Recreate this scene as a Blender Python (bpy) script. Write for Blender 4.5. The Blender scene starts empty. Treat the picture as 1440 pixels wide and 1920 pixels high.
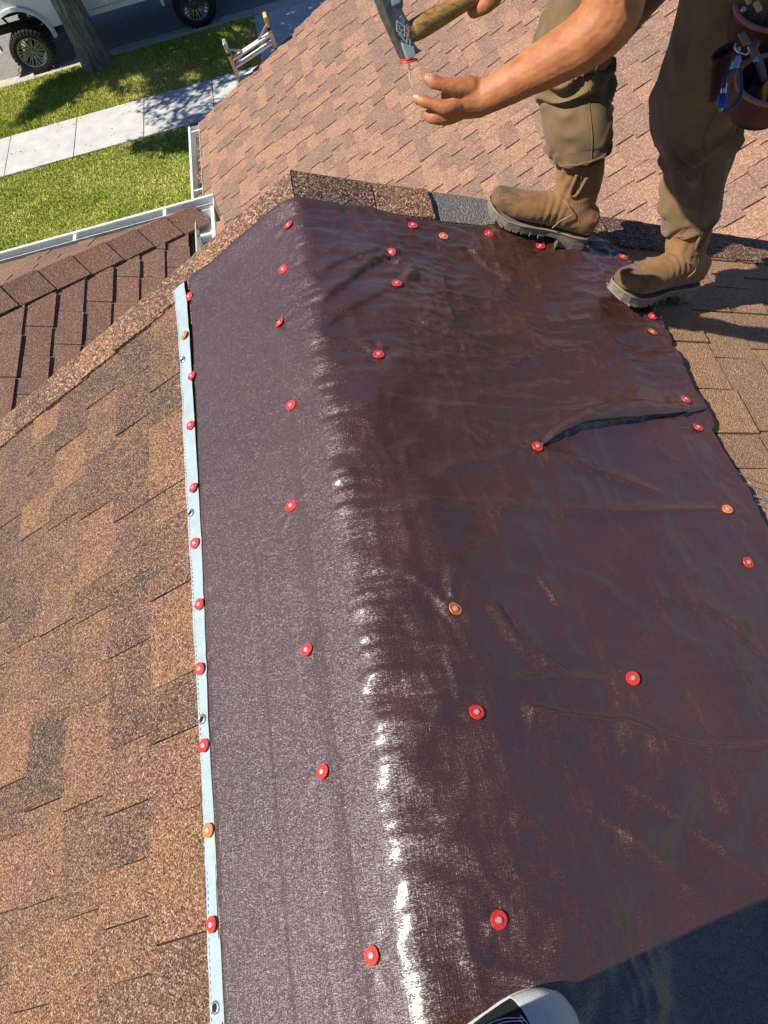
import bpy, bmesh, math, random
import numpy as np
from mathutils import Vector, Matrix

random.seed(7)
RNG = np.random.default_rng(11)
SC = bpy.context.scene
COL = SC.collection
R = math.radians

# ---------------------------------------------------------------- camera
cam_d = bpy.data.cameras.new('camera')
cam = bpy.data.objects.new('camera', cam_d)
COL.objects.link(cam)
cam_d.sensor_fit = 'VERTICAL'
cam_d.sensor_height = 36.0
cam_d.sensor_width = 27.0
cam_d.lens = 26.994
cam_d.clip_start = 0.02
cam_d.clip_end = 400.0


def cam_axes(pitch, roll, yaw):
    cp, sp = math.cos(pitch), math.sin(pitch)
    f = Vector((math.sin(yaw) * cp, math.cos(yaw) * cp, sp))
    r = Vector((math.cos(yaw), -math.sin(yaw), 0))
    u = r.cross(f)
    c, s = math.cos(roll), math.sin(roll)
    return c * r + s * u, -s * r + c * u, f


CR, CU, CF = cam_axes(R(-57.0016), R(-19.2922), R(-6.7563))
M = Matrix((CR, CU, -CF)).transposed().to_4x4()
M.translation = Vector((0.1569, 0.0, 1.2070))
cam.matrix_world = M
SC.camera = cam

# ---------------------------------------------------------------- light
SUN_E, SUN_A = R(54), R(7)          # elevation; horizontal drift of shadows from +X towards +Y
SUNV = Vector((-math.cos(SUN_E) * math.cos(SUN_A), -math.cos(SUN_E) * math.sin(SUN_A), math.sin(SUN_E)))
w = bpy.data.worlds.new('World')
SC.world = w
w.use_nodes = True
nt = w.node_tree
bg = nt.nodes['Background']
sky = nt.nodes.new('ShaderNodeTexSky')
sky.sky_type = 'NISHITA'
sky.sun_disc = False
sky.sun_elevation = SUN_E
sky.sun_rotation = math.atan2(SUNV.x, SUNV.y)
sky.air_density = 1.0
sky.dust_density = 0.25
sky.ozone_density = 5.0
tint = nt.nodes.new('ShaderNodeMix'); tint.data_type = 'RGBA'; tint.blend_type = 'MULTIPLY'; tint.inputs['Factor'].default_value = 1.0
tint.inputs['B'].default_value = (0.78, 0.94, 1.18, 1)
nt.links.new(sky.outputs[0], tint.inputs['A']); nt.links.new(tint.outputs['Result'], bg.inputs[0])
bg.inputs[1].default_value = 0.060
sd = bpy.data.lights.new('sun', 'SUN')
sd.energy = 5.0
sd.angle = R(0.53)
sd.color = (1.0, 0.95, 0.87)
so = bpy.data.objects.new('sun', sd)
COL.objects.link(so)
so.rotation_euler = SUNV.to_track_quat('Z', 'Y').to_euler()
so.location = (-6, 0, 9)
SC.view_settings.view_transform = 'Standard'
SC.view_settings.look = 'None'
SC.view_settings.exposure = 0.38
SC.view_settings.gamma = 1.0
SC.view_settings.use_curve_mapping = False
SC.render.engine = 'CYCLES'
SC.cycles.max_bounces = 6
SC.cycles.diffuse_bounces = 3
SC.cycles.glossy_bounces = 3

# ---------------------------------------------------------------- helpers


def link(name, me, mat=None, parent=None):
    o = bpy.data.objects.new(name, me)
    COL.objects.link(o)
    if mat is not None:
        me.materials.append(mat)
    if parent is not None:
        o.parent = parent
        pm = parent
        # parents are kept at identity or pure translation: undo it so meshes are given in world space
        m = Matrix.Identity(4)
        while pm is not None:
            m = Matrix.Translation(pm.location) @ m
            pm = pm.parent
        o.location = -m.translation
    return o


def tag(o, label=None, cat=None, group=None, kind=None):
    if label: o['label'] = label
    if cat: o['category'] = cat
    if group: o['group'] = group
    if kind: o['kind'] = kind
    return o


def thing(name, label, cat, loc=(0, 0, 0), group=None):
    o = bpy.data.objects.new(name, None)
    o.empty_display_size = 0.1
    COL.objects.link(o)
    o.location = loc
    return tag(o, label, cat, group)


class MB:
    """collects verts and faces in world space"""
    def __init__(s):
        s.v = []; s.f = []; s.t = []; s.sm = False

    def add(s, vs, fs, tone=0.5):
        b = len(s.v)
        s.v += [tuple(v) for v in vs]
        s.f += [tuple(i + b for i in f) for f in fs]
        s.t += [tone] * len(fs)

    def box8(s, c, tone=0.5):      # 8 corners: bottom loop 0-3, top loop 4-7
        s.add(c, [(3, 2, 1, 0), (4, 5, 6, 7), (0, 1, 5, 4), (1, 2, 6, 5), (2, 3, 7, 6), (3, 0, 4, 7)], tone)

    def box(s, a, b, tone=0.5):
        x0, y0, z0 = a; x1, y1, z1 = b
        s.box8([(x0, y0, z0), (x1, y0, z0), (x1, y1, z0), (x0, y1, z0), (x0, y0, z1), (x1, y0, z1), (x1, y1, z1), (x0, y1, z1)], tone)

    def bar(s, a, b, wd, ht, up=(0, 0, 1)):
        a = Vector(a); b = Vector(b); d = (b - a).normalized()
        sx = d.cross(Vector(up)).normalized(); sz = sx.cross(d)
        c = []
        for p in (a, b):
            c.append([p - sx * wd / 2 - sz * ht / 2, p + sx * wd / 2 - sz * ht / 2, p + sx * wd / 2 + sz * ht / 2, p - sx * wd / 2 + sz * ht / 2])
        s.box8(c[0] + c[1])

    def tube(s, pts, rad, n=10, caps=True, closed=False):
        pts = [Vector(p) for p in pts]
        if not hasattr(rad, '__len__'): rad = [rad] * len(pts)
        m = len(pts)
        tan = []
        for i in range(m):
            if closed: t = pts[(i + 1) % m] - pts[i - 1]
            else: t = pts[min(i + 1, m - 1)] - pts[max(i - 1, 0)]
            tan.append(t.normalized())
        ref = Vector((0, 0, 1)) if abs(tan[0].z) < 0.9 else Vector((1, 0, 0))
        nx = tan[0].cross(ref).normalized()
        vs = []
        for i in range(m):
            nx = (nx - tan[i] * nx.dot(tan[i])).normalized()
            ny = tan[i].cross(nx)
            for k in range(n):
                a = 2 * math.pi * k / n
                vs.append(pts[i] + (nx * math.cos(a) + ny * math.sin(a)) * rad[i])
        fs = []
        for i in range(m if closed else m - 1):
            j = (i + 1) % m
            for k in range(n):
                k2 = (k + 1) % n
                fs.append((i * n + k, i * n + k2, j * n + k2, j * n + k))
        if caps and not closed:
            fs.append(tuple(range(n - 1, -1, -1)))
            fs.append(tuple((m - 1) * n + k for k in range(n)))
        s.add(vs, fs)

    def prism(s, poly, vec):
        """planar polygon swept by vec"""
        n = len(poly); v = Vector(vec)
        vs = [Vector(p) for p in poly] + [Vector(p) + v for p in poly]
        fs = [tuple(range(n - 1, -1, -1)), tuple(range(n, 2 * n))]
        fs += [(i, (i + 1) % n, n + (i + 1) % n, n + i) for i in range(n)]
        s.add(vs, fs)

    def disc(s, c, ax, r, h, n=24):
        s.tube([Vector(c), Vector(c) + Vector(ax).normalized() * h], r, n)

    def build(s, name, mat=None, parent=None, smooth=None, attr=False, bevel=0):
        me = bpy.data.meshes.new(name)
        me.from_pydata(s.v, [], s.f)
        me.update()
        bm = bmesh.new(); bm.from_mesh(me)
        bmesh.ops.recalc_face_normals(bm, faces=bm.faces)
        bm.to_mesh(me); bm.free()
        if attr:
            at = me.attributes.new('tone', 'FLOAT', 'FACE')
            at.data.foreach_set('value', s.t)
        if smooth:
            for p in me.polygons: p.use_smooth = True
            try: me.set_sharp_from_angle(angle=R(smooth))
            except Exception: pass
        o = link(name, me, mat, parent)
        if bevel:
            b = o.modifiers.new('bevel', 'BEVEL'); b.width = bevel; b.segments = 2; b.limit_method = 'ANGLE'
        return o


def grid_mesh(name, P, mat, parent=None, uv=None, smooth=True):
    """P: (n,m,3) array"""
    n, m = P.shape[:2]
    me = bpy.data.meshes.new(name)
    idx = np.arange(n * m).reshape(n, m)
    q = np.stack([idx[:-1, :-1], idx[1:, :-1], idx[1:, 1:], idx[:-1, 1:]], -1).reshape(-1, 4)
    me.vertices.add(n * m)
    me.vertices.foreach_set('co', P.reshape(-1).astype(np.float32))
    me.loops.add(q.size)
    me.loops.foreach_set('vertex_index', q.reshape(-1).astype(np.int32))
    me.polygons.add(len(q))
    me.polygons.foreach_set('loop_start', (np.arange(len(q)) * 4).astype(np.int32))
    me.polygons.foreach_set('use_smooth', np.full(len(q), smooth))
    if uv is not None:
        l = me.uv_layers.new(name='uv')
        l.data.foreach_set('uv', uv.reshape(-1, 2)[q.reshape(-1)].reshape(-1).astype(np.float32))
    me.update(calc_edges=True)
    me.validate()
    return link(name, me, mat, parent)


# numpy gradient-free value noise ------------------------------------------------
def _h(ix, iy, iz):
    n = (ix.astype(np.int64) * 374761393 + iy.astype(np.int64) * 668265263 + iz.astype(np.int64) * 2147483647) & 0xFFFFFFFF
    n = ((n ^ (n >> 13)) * 1274126177) & 0xFFFFFFFF
    n = (n ^ (n >> 16)) & 0xFFFFFFFF
    return n / 4294967295.0 * 2 - 1


def vnoise(x, y, z=0.0):
    x, y, z = np.broadcast_arrays(np.asarray(x, float), np.asarray(y, float), np.asarray(z, float))
    ix, iy, iz = np.floor(x), np.floor(y), np.floor(z)
    fx, fy, fz = x - ix, y - iy, z - iz
    fx, fy, fz = [t * t * t * (t * (t * 6 - 15) + 10) for t in (fx, fy, fz)]
    r = 0
    for dx in (0, 1):
        for dy in (0, 1):
            for dz in (0, 1):
                wgt = (fx if dx else 1 - fx) * (fy if dy else 1 - fy) * (fz if dz else 1 - fz)
                r = r + wgt * _h(ix + dx, iy + dy, iz + dz)
    return r


def fbm(x, y, z=0.0, o=4):
    a, r, s = 1.0, 0, 0
    for i in range(o):
        r = r + a * vnoise(x * 2 ** i + 17.3 * i, y * 2 ** i - 9.1 * i, z * 2 ** i + 3.7 * i); s += a; a *= 0.5
    return r / s


def ridged(x, y, z=0.0, o=3):
    a, r, s = 1.0, 0, 0
    for i in range(o):
        r = r + a * (1 - 2 * np.abs(vnoise(x * 2 ** i + 31.3 * i, y * 2 ** i + 5.1 * i, z + i))); s += a; a *= 0.5
    return r / s


def catmull(P, m):
    P = np.array(P, float)
    n = len(P)
    Q = np.vstack([2 * P[0] - P[1], P, 2 * P[-1] - P[-2]])
    t = np.linspace(0, n - 1 - 1e-9, m); i = t.astype(int); u = (t - i)[:, None]
    p0, p1, p2, p3 = Q[i], Q[i + 1], Q[i + 2], Q[i + 3]
    return 0.5 * (2 * p1 + (p2 - p0) * u + (2 * p0 - 5 * p1 + 4 * p2 - p3) * u * u + (3 * p1 - p0 - 3 * p2 + p3) * u ** 3)


def loft_arrays(stations, rings=40, n=32, disp=None, ref=(0, -1, 0)):
    """stations rows: x,y,z,rx,ry ; ref fixes where angle 0 points; returns (rings,n,3)"""
    S = catmull(stations, rings)
    P = S[:, :3]
    T = np.gradient(P, axis=0); T /= np.linalg.norm(T, axis=1)[:, None]
    ref = np.array(ref, float)
    out = np.zeros((rings, n, 3))
    a = np.linspace(0, 2 * np.pi, n, endpoint=False)
    for i in range(rings):
        nx = ref - T[i] * ref.dot(T[i]); nx /= np.linalg.norm(nx)
        ny = np.cross(T[i], nx)
        rr = np.ones(n)
        off = 0
        if disp is not None: off = disp(i / (rings - 1), a)
        out[i] = P[i] + nx * (np.cos(a) * (S[i, 3] + off))[:, None] + ny * (np.sin(a) * (S[i, 4] + off))[:, None]
    return out


def loft_mb(mb, arr, cap0=True, cap1=True):
    m, n = arr.shape[:2]
    vs = arr.reshape(-1, 3)
    fs = []
    for i in range(m - 1):
        for k in range(n):
            k2 = (k + 1) % n
            fs.append((i * n + k, i * n + k2, (i + 1) * n + k2, (i + 1) * n + k))
    vs = [tuple(v) for v in vs]
    if cap0:
        vs.append(tuple(arr[0].mean(0))); c = len(vs) - 1
        fs += [(c, (k + 1) % n, k) for k in range(n)]
    if cap1:
        vs.append(tuple(arr[-1].mean(0))); c = len(vs) - 1
        fs += [(c, (m - 1) * n + k, (m - 1) * n + (k + 1) % n) for k in range(n)]
    mb.add(vs, fs)


def round_chain(mb, ch, n=14):
    """chain of (x,y,z,r) as tapered tube with round ends"""
    ch = [tuple(c) for c in ch]
    S = catmull(ch, max(8, (len(ch) - 1) * 6))
    P = [Vector(s[:3]) for s in S]; Rr = [max(s[3], 0.002) for s in S]
    d0 = (P[0] - P[1]).normalized(); d1 = (P[-1] - P[-2]).normalized()
    pre, prr, post, por = [], [], [], []
    for a in (80, 60, 40, 20):
        pre.append(P[0] + d0 * Rr[0] * math.sin(R(a))); prr.append(Rr[0] * math.cos(R(a)))
    for a in (20, 40, 60, 80):
        post.append(P[-1] + d1 * Rr[-1] * math.sin(R(a))); por.append(Rr[-1] * math.cos(R(a)))
    mb.tube(pre + P + post, prr + Rr + por, n)


def fuse(mb, name, mat, parent, voxel, smooth_it=6, disp=None):
    """union of overlapping closed volumes as one continuous skin"""
    me = bpy.data.meshes.new(name)
    me.from_pydata(mb.v, [], mb.f); me.update()
    o = bpy.data.objects.new(name, me); COL.objects.link(o)
    m = o.modifiers.new('r', 'REMESH'); m.mode = 'VOXEL'; m.voxel_size = voxel; m.use_smooth_shade = True
    s = o.modifiers.new('s', 'SMOOTH'); s.factor = 0.5; s.iterations = smooth_it
    dg = bpy.context.evaluated_depsgraph_get()
    ev = o.evaluated_get(dg)
    me2 = bpy.data.meshes.new_from_object(ev)
    bpy.data.objects.remove(o)
    if disp is not None:
        n = len(me2.vertices)
        co = np.zeros(n * 3, np.float32); me2.vertices.foreach_get('co', co)
        no = np.zeros(n * 3, np.float32); me2.vertices.foreach_get('normal', no)
        co = co.reshape(-1, 3); no = no.reshape(-1, 3)
        co += no * disp(co)[:, None]
        me2.vertices.foreach_set('co', co.reshape(-1)); me2.update()
    for p in me2.polygons: p.use_smooth = True
    me2.name = name
    me2.materials.clear()
    return link(name, me2, mat, parent)


# ---------------------------------------------------------------- materials
def new_mat(name):
    m = bpy.data.materials.new(name); m.use_nodes = True
    nt = m.node_tree
    return m, nt, nt.nodes['Principled BSDF'], (lambda t, **k: mk(nt, t, **k)), nt.links.new


def mk(nt, t, **k):
    n = nt.nodes.new(t)
    for a, b in k.items():
        if a.startswith('i_'):
            key = a[2:]
            n.inputs[int(key) if key.isdigit() else key.replace('_', ' ')].default_value = b
        else: setattr(n, a, b)
    return n


def ramp(nt, stops, interp='LINEAR'):
    n = nt.nodes.new('ShaderNodeValToRGB')
    cr = n.color_ramp; cr.interpolation = interp
    while len(cr.elements) < len(stops): cr.elements.new(0.5)
    for e, (p, c) in zip(cr.elements, stops):
        e.position = p; e.color = (*c, 1) if len(c) == 3 else c
    return n


def simple(name, col, rough=0.6, metal=0.0, var=0.25, scale=20, bump=0.0, bscale=80, spec=0.5, coat=0.0, col2=None):
    m, nt, b, N, L = new_mat(name)
    g = N('ShaderNodeNewGeometry')
    n = N('ShaderNodeTexNoise', i_Scale=scale, i_Detail=5.0, i_Roughness=0.6)
    L(g.outputs['Position'], n.inputs['Vector'])
    c2 = col2 if col2 else tuple(c * (1 - var) for c in col)
    c1 = col if col2 else tuple(min(1, c * (1 + var * 0.6)) for c in col)
    r = ramp(nt, [(0.3, c2), (0.7, c1)])
    L(n.outputs['Fac'], r.inputs['Fac'])
    L(r.outputs['Color'], b.inputs['Base Color'])
    b.inputs['Roughness'].default_value = rough
    b.inputs['Metallic'].default_value = metal
    b.inputs['Specular IOR Level'].default_value = spec
    b.inputs['Coat Weight'].default_value = coat
    if bump:
        n2 = N('ShaderNodeTexNoise', i_Scale=bscale, i_Detail=4.0)
        L(g.outputs['Position'], n2.inputs['Vector'])
        bp = N('ShaderNodeBump', i_Strength=1.0, i_Distance=bump)
        L(n2.outputs['Fac'], bp.inputs['Height']); L(bp.outputs['Normal'], b.inputs['Normal'])
    return m


def shingle_mat(name, gran=240.0, cols=None, span=0.52):
    m, nt, b, N, L = new_mat(name)
    g = N('ShaderNodeNewGeometry')
    at = N('ShaderNodeAttribute', attribute_name='tone')
    v = N('ShaderNodeTexVoronoi', i_Scale=gran)
    v.feature = 'F1'
    L(g.outputs['Position'], v.inputs['Vector'])
    sep = N('ShaderNodeSeparateColor'); L(v.outputs['Color'], sep.inputs[0])
    # two granule blends, chosen by the tab's own tone
    dark = ramp(nt, [(0.0, (0.018, 0.013, 0.012)), (0.35, (0.062, 0.038, 0.029)), (0.62, (0.112, 0.068, 0.049)), (0.84, (0.20, 0.118, 0.075)), (0.96, (0.38, 0.28, 0.215))])
    tan = ramp(nt, [(0.0, (0.04, 0.022, 0.014)), (0.22, (0.16, 0.082, 0.043)), (0.55, (0.315, 0.150, 0.070)), (0.85, (0.43, 0.225, 0.115)), (0.97, (0.58, 0.38, 0.24))])
    red = ramp(nt, [(0.0, (0.045, 0.018, 0.014)), (0.3, (0.15, 0.06, 0.04)), (0.6, (0.27, 0.11, 0.075)), (0.9, (0.38, 0.2, 0.14)), (0.97, (0.6, 0.45, 0.38))])
    for r in (dark, tan, red): L(sep.outputs[0], r.inputs['Fac'])
    # soft mottling within a tab
    n1 = N('ShaderNodeTexNoise', i_Scale=13.0, i_Detail=3.0); L(g.outputs['Position'], n1.inputs['Vector'])
    n2 = N('ShaderNodeTexNoise', i_Scale=150.0, i_Detail=2.0); L(g.outputs['Position'], n2.inputs['Vector'])
    a1 = N('ShaderNodeMath', operation='MULTIPLY_ADD'); L(n1.outputs['Fac'], a1.inputs[0]); a1.inputs[1].default_value = 0.9; L(at.outputs['Fac'], a1.inputs[2])
    a2 = N('ShaderNodeMath', operation='MULTIPLY_ADD'); L(n2.outputs['Fac'], a2.inputs[0]); a2.inputs[1].default_value = 1.1; L(a1.outputs[0], a2.inputs[2])
    mr = N('ShaderNodeMapRange'); L(a2.outputs[0], mr.inputs['Value'])
    mr.inputs['From Min'].default_value = 1.52 - span; mr.inputs['From Max'].default_value = 1.52 + span
    mx = N('ShaderNodeMix', data_type='RGBA'); L(mr.outputs[0], mx.inputs['Factor']); L(dark.outputs[0], mx.inputs['A']); L(tan.outputs[0], mx.inputs['B'])
    n3 = N('ShaderNodeTexNoise', i_Scale=5.0, i_Detail=2.0); L(g.outputs['Position'], n3.inputs['Vector'])
    mr3 = N('ShaderNodeMapRange'); L(n3.outputs['Fac'], mr3.inputs['Value'])
    mr3.inputs['From Min'].default_value = 0.5; mr3.inputs['From Max'].default_value = 0.7; mr3.inputs['To Max'].default_value = 0.55
    mx2 = N('ShaderNodeMix', data_type='RGBA'); L(mr3.outputs[0], mx2.inputs['Factor']); L(mx.outputs['Result'], mx2.inputs['A']); L(red.outputs[0], mx2.inputs['B'])
    out = mx2.outputs['Result']
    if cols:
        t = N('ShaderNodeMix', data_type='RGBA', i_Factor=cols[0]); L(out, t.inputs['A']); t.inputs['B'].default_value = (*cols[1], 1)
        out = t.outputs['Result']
    L(out, b.inputs['Base Color'])
    b.inputs['Roughness'].default_value = 0.85
    b.inputs['Specular IOR Level'].default_value = 0.35
    bp = N('ShaderNodeBump', i_Strength=0.9, i_Distance=0.0026, invert=True)
    L(v.outputs['Distance'], bp.inputs['Height'])
    mul = N('ShaderNodeMath', operation='MULTIPLY'); mul.inputs[1].default_value = 1.0
    L(bp.outputs['Normal'], b.inputs['Normal'])
    return m


M_SHING = shingle_mat('shingle_granules', 400)
M_RSHING = shingle_mat('brightened_shingle_granules', 330, (0.32, (0.64, 0.37, 0.20)))  # same shingles in a paler colour, standing in for brighter sunlight on the right slope
M_WSHING = shingle_mat('pinkish_shingle_granules', 150, (0.38, (0.42, 0.245, 0.175)), 0.26)  # pale pink mixed in for the grazing reflection on the far roof
M_PSHING = shingle_mat('brown_shingle_granules', 190, (0.45, (0.33, 0.18, 0.12)))
M_CAPS = shingle_mat('cap_granules', 220)
M_CAPG = shingle_mat('grey_cap_granules', 220, (0.5, (0.22, 0.235, 0.245)))
M_DECK = simple('asphalt_underlay', (0.018, 0.016, 0.015), 0.9)
M_STUCCO = simple('beige_stucco', (0.52, 0.45, 0.36), 0.9, bump=0.003, bscale=60)
M_GUTTER = simple('white_gutter_paint', (0.82, 0.83, 0.78), 0.4, var=0.12, scale=8)
M_GUTIN = simple('grimy_gutter_inside', (0.52, 0.54, 0.46), 0.6, var=0.3, scale=14)
M_FASCIA = simple('white_fascia', (0.7, 0.7, 0.66), 0.5, var=0.1)

# ---------------------------------------------------------------- setting: ground
GZ = -6.6
M_GRASSB = simple('lawn_soil', (0.24, 0.27, 0.045), 0.95, col2=(0.12, 0.16, 0.025), scale=7)
M_WALK = simple('sidewalk_concrete', (0.54, 0.53, 0.49), 0.9, var=0.16, scale=3.5, bump=0.002, bscale=90)
M_CURB = simple('curb_concrete', (0.50, 0.46, 0.38), 0.9, var=0.25, scale=5)
M_ROAD = simple('pale_asphalt', (0.25, 0.235, 0.205), 0.95, var=0.25, scale=9, bump=0.004, bscale=60)

mb = MB(); mb.box((-150, -150, GZ - 1.0), (150, 150, GZ - 0.35))
M_FAR = simple('dry_earth', (0.13, 0.115, 0.085), 0.95)
tag(mb.build('ground', M_FAR), kind='structure')
mb = MB(); mb.box((-60, -60, GZ - 0.35), (60, 14.62, GZ - 0.03))
tag(mb.build('lawn', M_GRASSB), kind='structure')
mb = MB(); mb.box((-60, 16.03, GZ - 0.35), (-1.1, 18.1, GZ - 0.03)); mb.box((4.4, 16.03, GZ - 0.35), (60, 18.1, GZ - 0.03))
tag(mb.build('parkway_strip', M_GRASSB), kind='structure')
mb = MB(); mb.box((-60, 18.7, GZ - 0.35), (60, 30, GZ - 0.13))
tag(mb.build('road', M_ROAD), kind='structure')
mb = MB(); mb.box((-1.1, 16.05, GZ - 0.35), (4.4, 18.06, GZ - 0.012))
tag(mb.build('driveway_apron', M_WALK), kind='structure')
walk = bpy.data.objects.new('sidewalk', None); COL.objects.link(walk); tag(walk, kind='structure')
x = -12.11
while x < 3:
    mb = MB(); mb.box((x + 0.008, 14.64, GZ - 0.12), (x + 1.417, 16.02, GZ + random.uniform(-0.002, 0.004)))
    mb.build('paving_slab', M_WALK, walk, bevel=0.006)
    x += 1.425
curb = bpy.data.objects.new('curb', None); COL.objects.link(curb); tag(curb, kind='structure')
x = -14.4
while x < -1.2:
    x1 = min(x + 2.44, -1.1)
    mb = MB()
    mb.prism([(x + 0.006, 18.11, GZ - 0.34), (x + 0.006, 18.11, GZ - 0.005), (x + 0.006, 18.235, GZ - 0.005), (x + 0.006, 18.27, GZ - 0.125), (x + 0.006, 18.69, GZ - 0.115), (x + 0.006, 18.69, GZ - 0.34)], (x1 - x - 0.012, 0, 0))
    mb.build('curb_stone', M_CURB, curb)
    x = x1
mb = MB(); mb.prism([(-1.1, 18.07, GZ - 0.34), (-1.1, 18.07, GZ - 0.05), (-1.1, 18.69, GZ - 0.115), (-1.1, 18.69, GZ - 0.34)], (5.5, 0, 0))
mb.build('curb_ramp', M_CURB, curb)
# crack in the road by the front wheel
mb = MB(); pts = []
for i in range(14): pts.append((-6.63 + 0.05 * math.sin(i * 1.7) + 0.015 * i, 18.72 + i * 0.1, GZ - 0.128))
mb.tube(pts, 0.008, 5); tag(mb.build('road_crack', M_DECK), kind='structure')


def grass(name, x0, x1, y0, y1, dens, h, seed, zb=GZ - 0.03):
    rg = np.random.default_rng(seed)
    n = int((x1 - x0) * (y1 - y0) * dens)
    px = rg.uniform(x0, x1, n); py = rg.uniform(y0, y1, n)
    hh = h * (0.55 + 0.6 * rg.random(n)) * (1 + 0.35 * fbm(px * 2, py * 2, 1.0, 3))
    a = rg.uniform(0, 2 * np.pi, n); wd = rg.uniform(0.006, 0.013, n)
    lx = rg.normal(0, 0.6, n) * hh; ly = rg.normal(0, 0.6, n) * hh
    V = np.zeros((n, 3, 3))
    V[:, 0] = np.stack([px - np.cos(a) * wd, py - np.sin(a) * wd, np.full(n, zb)], -1)
    V[:, 1] = np.stack([px + np.cos(a) * wd, py + np.sin(a) * wd, np.full(n, zb)], -1)
    V[:, 2] = np.stack([px + lx, py + ly, zb + hh], -1)
    me = bpy.data.meshes.new(name)
    me.vertices.add(n * 3); me.vertices.foreach_set('co', V.reshape(-1).astype(np.float32))
    me.loops.add(n * 3); me.loops.foreach_set('vertex_index', np.arange(n * 3, dtype=np.int32))
    me.polygons.add(n); me.polygons.foreach_set('loop_start', (np.arange(n) * 3).astype(np.int32))
    at = me.attributes.new('tone', 'FLOAT', 'FACE')
    t = rg.random(n) * 0.55 + 0.45 * (0.5 + 0.9 * fbm(px * 1.3, py * 1.3, 4.0, 3))
    at.data.foreach_set('value', t.astype(np.float32))
    me.update(calc_edges=True)
    return me


m, nt, b, N, L = new_mat('grass_blades')
at = N('ShaderNodeAttribute', attribute_name='tone')
r = ramp(nt, [(0.0, (0.17, 0.25, 0.025)), (0.45, (0.42, 0.47, 0.06)), (0.72, (0.62, 0.59, 0.12)), (0.95, (0.85, 0.70, 0.30))])
L(at.outputs['Fac'], r.inputs['Fac']); L(r.outputs['Color'], b.inputs['Base Color'])
b.inputs['Roughness'].default_value = 0.55; b.inputs['Specular IOR Level'].default_value = 0.3
M_BLADE = m
tag(link('parkway_grass', grass('parkway_grass', -9.2, -1.12, 16.02, 18.14, 3800, 0.056, 3), M_BLADE), 'bright green tufty grass strip between the sidewalk and the street kerb', 'grass', kind='stuff')
tag(link('lawn_grass', grass('lawn_grass', -9.2, -0.9, 8.8, 14.66, 2900, 0.036, 4), M_BLADE), 'yellow green mown lawn between the house and the sidewalk', 'grass', kind='stuff')

# ---------------------------------------------------------------- house
house = thing('house', 'house with brown granule shingle roofs stepping down to white gutters', 'house', (0, 0, GZ))
TL, TR = R(26.479), R(25.580)
YP = 1.891                                  # plane of the near gable


def frame_left(s, y, h=0.0):                # s down the slope, h off it
    return (-s * math.cos(TL) - h * math.sin(TL), y, -s * math.sin(TL) + h * math.cos(TL))


def frame_right(s, y, h=0.0):
    return (s * math.cos(TR) + h * math.sin(TR), y, -s * math.sin(TR) + h * math.cos(TR))


def tab(mb, F, s0, s1, y0, y1, t0, t1, tone, jit=0.0015, flip=False):
    """thin wedge: s0 upper end, s1 butt, thickness t0 -> t1"""
    j = lambda: random.uniform(-jit, jit)
    a, b2, c, d = (s0, y0), (s1 + j(), y0 + j()), (s1 + j(), y1 + j()), (s0, y1)
    lo = -0.006
    vs = [F(a[0], a[1], lo), F(b2[0], b2[1], lo), F(c[0], c[1], lo), F(d[0], d[1], lo), F(a[0], a[1], t0), F(b2[0], b2[1], t1), F(c[0], c[1], t1), F(d[0], d[1], t0)]
    mb.box8(vs, tone)


def pick_tone():
    q = random.random()
    if q < 0.36: return random.uniform(0.0, 0.28)
    if q < 0.62: return random.uniform(0.3, 0.6)
    return random.uniform(0.62, 1.0)


def courses(F, s_first, s_last, ex, ylo, yhi, wmin, wmax, lift, gap, thick=0.0045):
    """yield (course,s0,s1,y0,y1,t,tone)"""
    s = s_first; out = []
    while s < s_last:
        y = ylo - random.uniform(0, wmax); raised = random.random() < 0.5
        while y < yhi:
            wd = random.uniform(wmin, wmax)
            y0, y1 = max(y, ylo), min(y + wd, yhi)
            if y1 - y0 > 0.015:
                t = thick + (lift if raised else 0) + random.uniform(0, 0.0008)
                out.append((s - ex - 0.012, s + (0 if raised else -0.003), y0 + gap / 2, y1 - gap / 2, t, pick_tone()))
            y += wd; raised = not raised
        s += ex
    return out


def put_shingles(name, part, F, lst, mat, big):
    """big(piece)->True : an object of its own, else joined"""
    rest = MB(); n = 0
    for p in lst:
        s0, s1, y0, y1, t, tone = p
        if big(p):
            mb = MB(); tab(mb, F, s0, s1, y0, y1, 0.0005, t, tone)
            mb.build(name, mat, part, attr=True); n += 1
        else:
            tab(rest, F, s0, s1, y0, y1, 0.0005, t, tone)
    if rest.v:
        o = rest.build('shingle_field', mat, part, attr=True); o['kind'] = 'stuff'
    return n


# main gable -----------------------------------------------------------------
def slab(F, smax, y0, y1, h0, h1):
    mb = MB()
    mb.box8([F(0, y0, h0), F(smax, y0, h0), F(smax, y1, h0), F(0, y1, h0), F(0, y0, h1), F(smax, y0, h1), F(smax, y1, h1), F(0, y1, h1)])
    return mb


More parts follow.
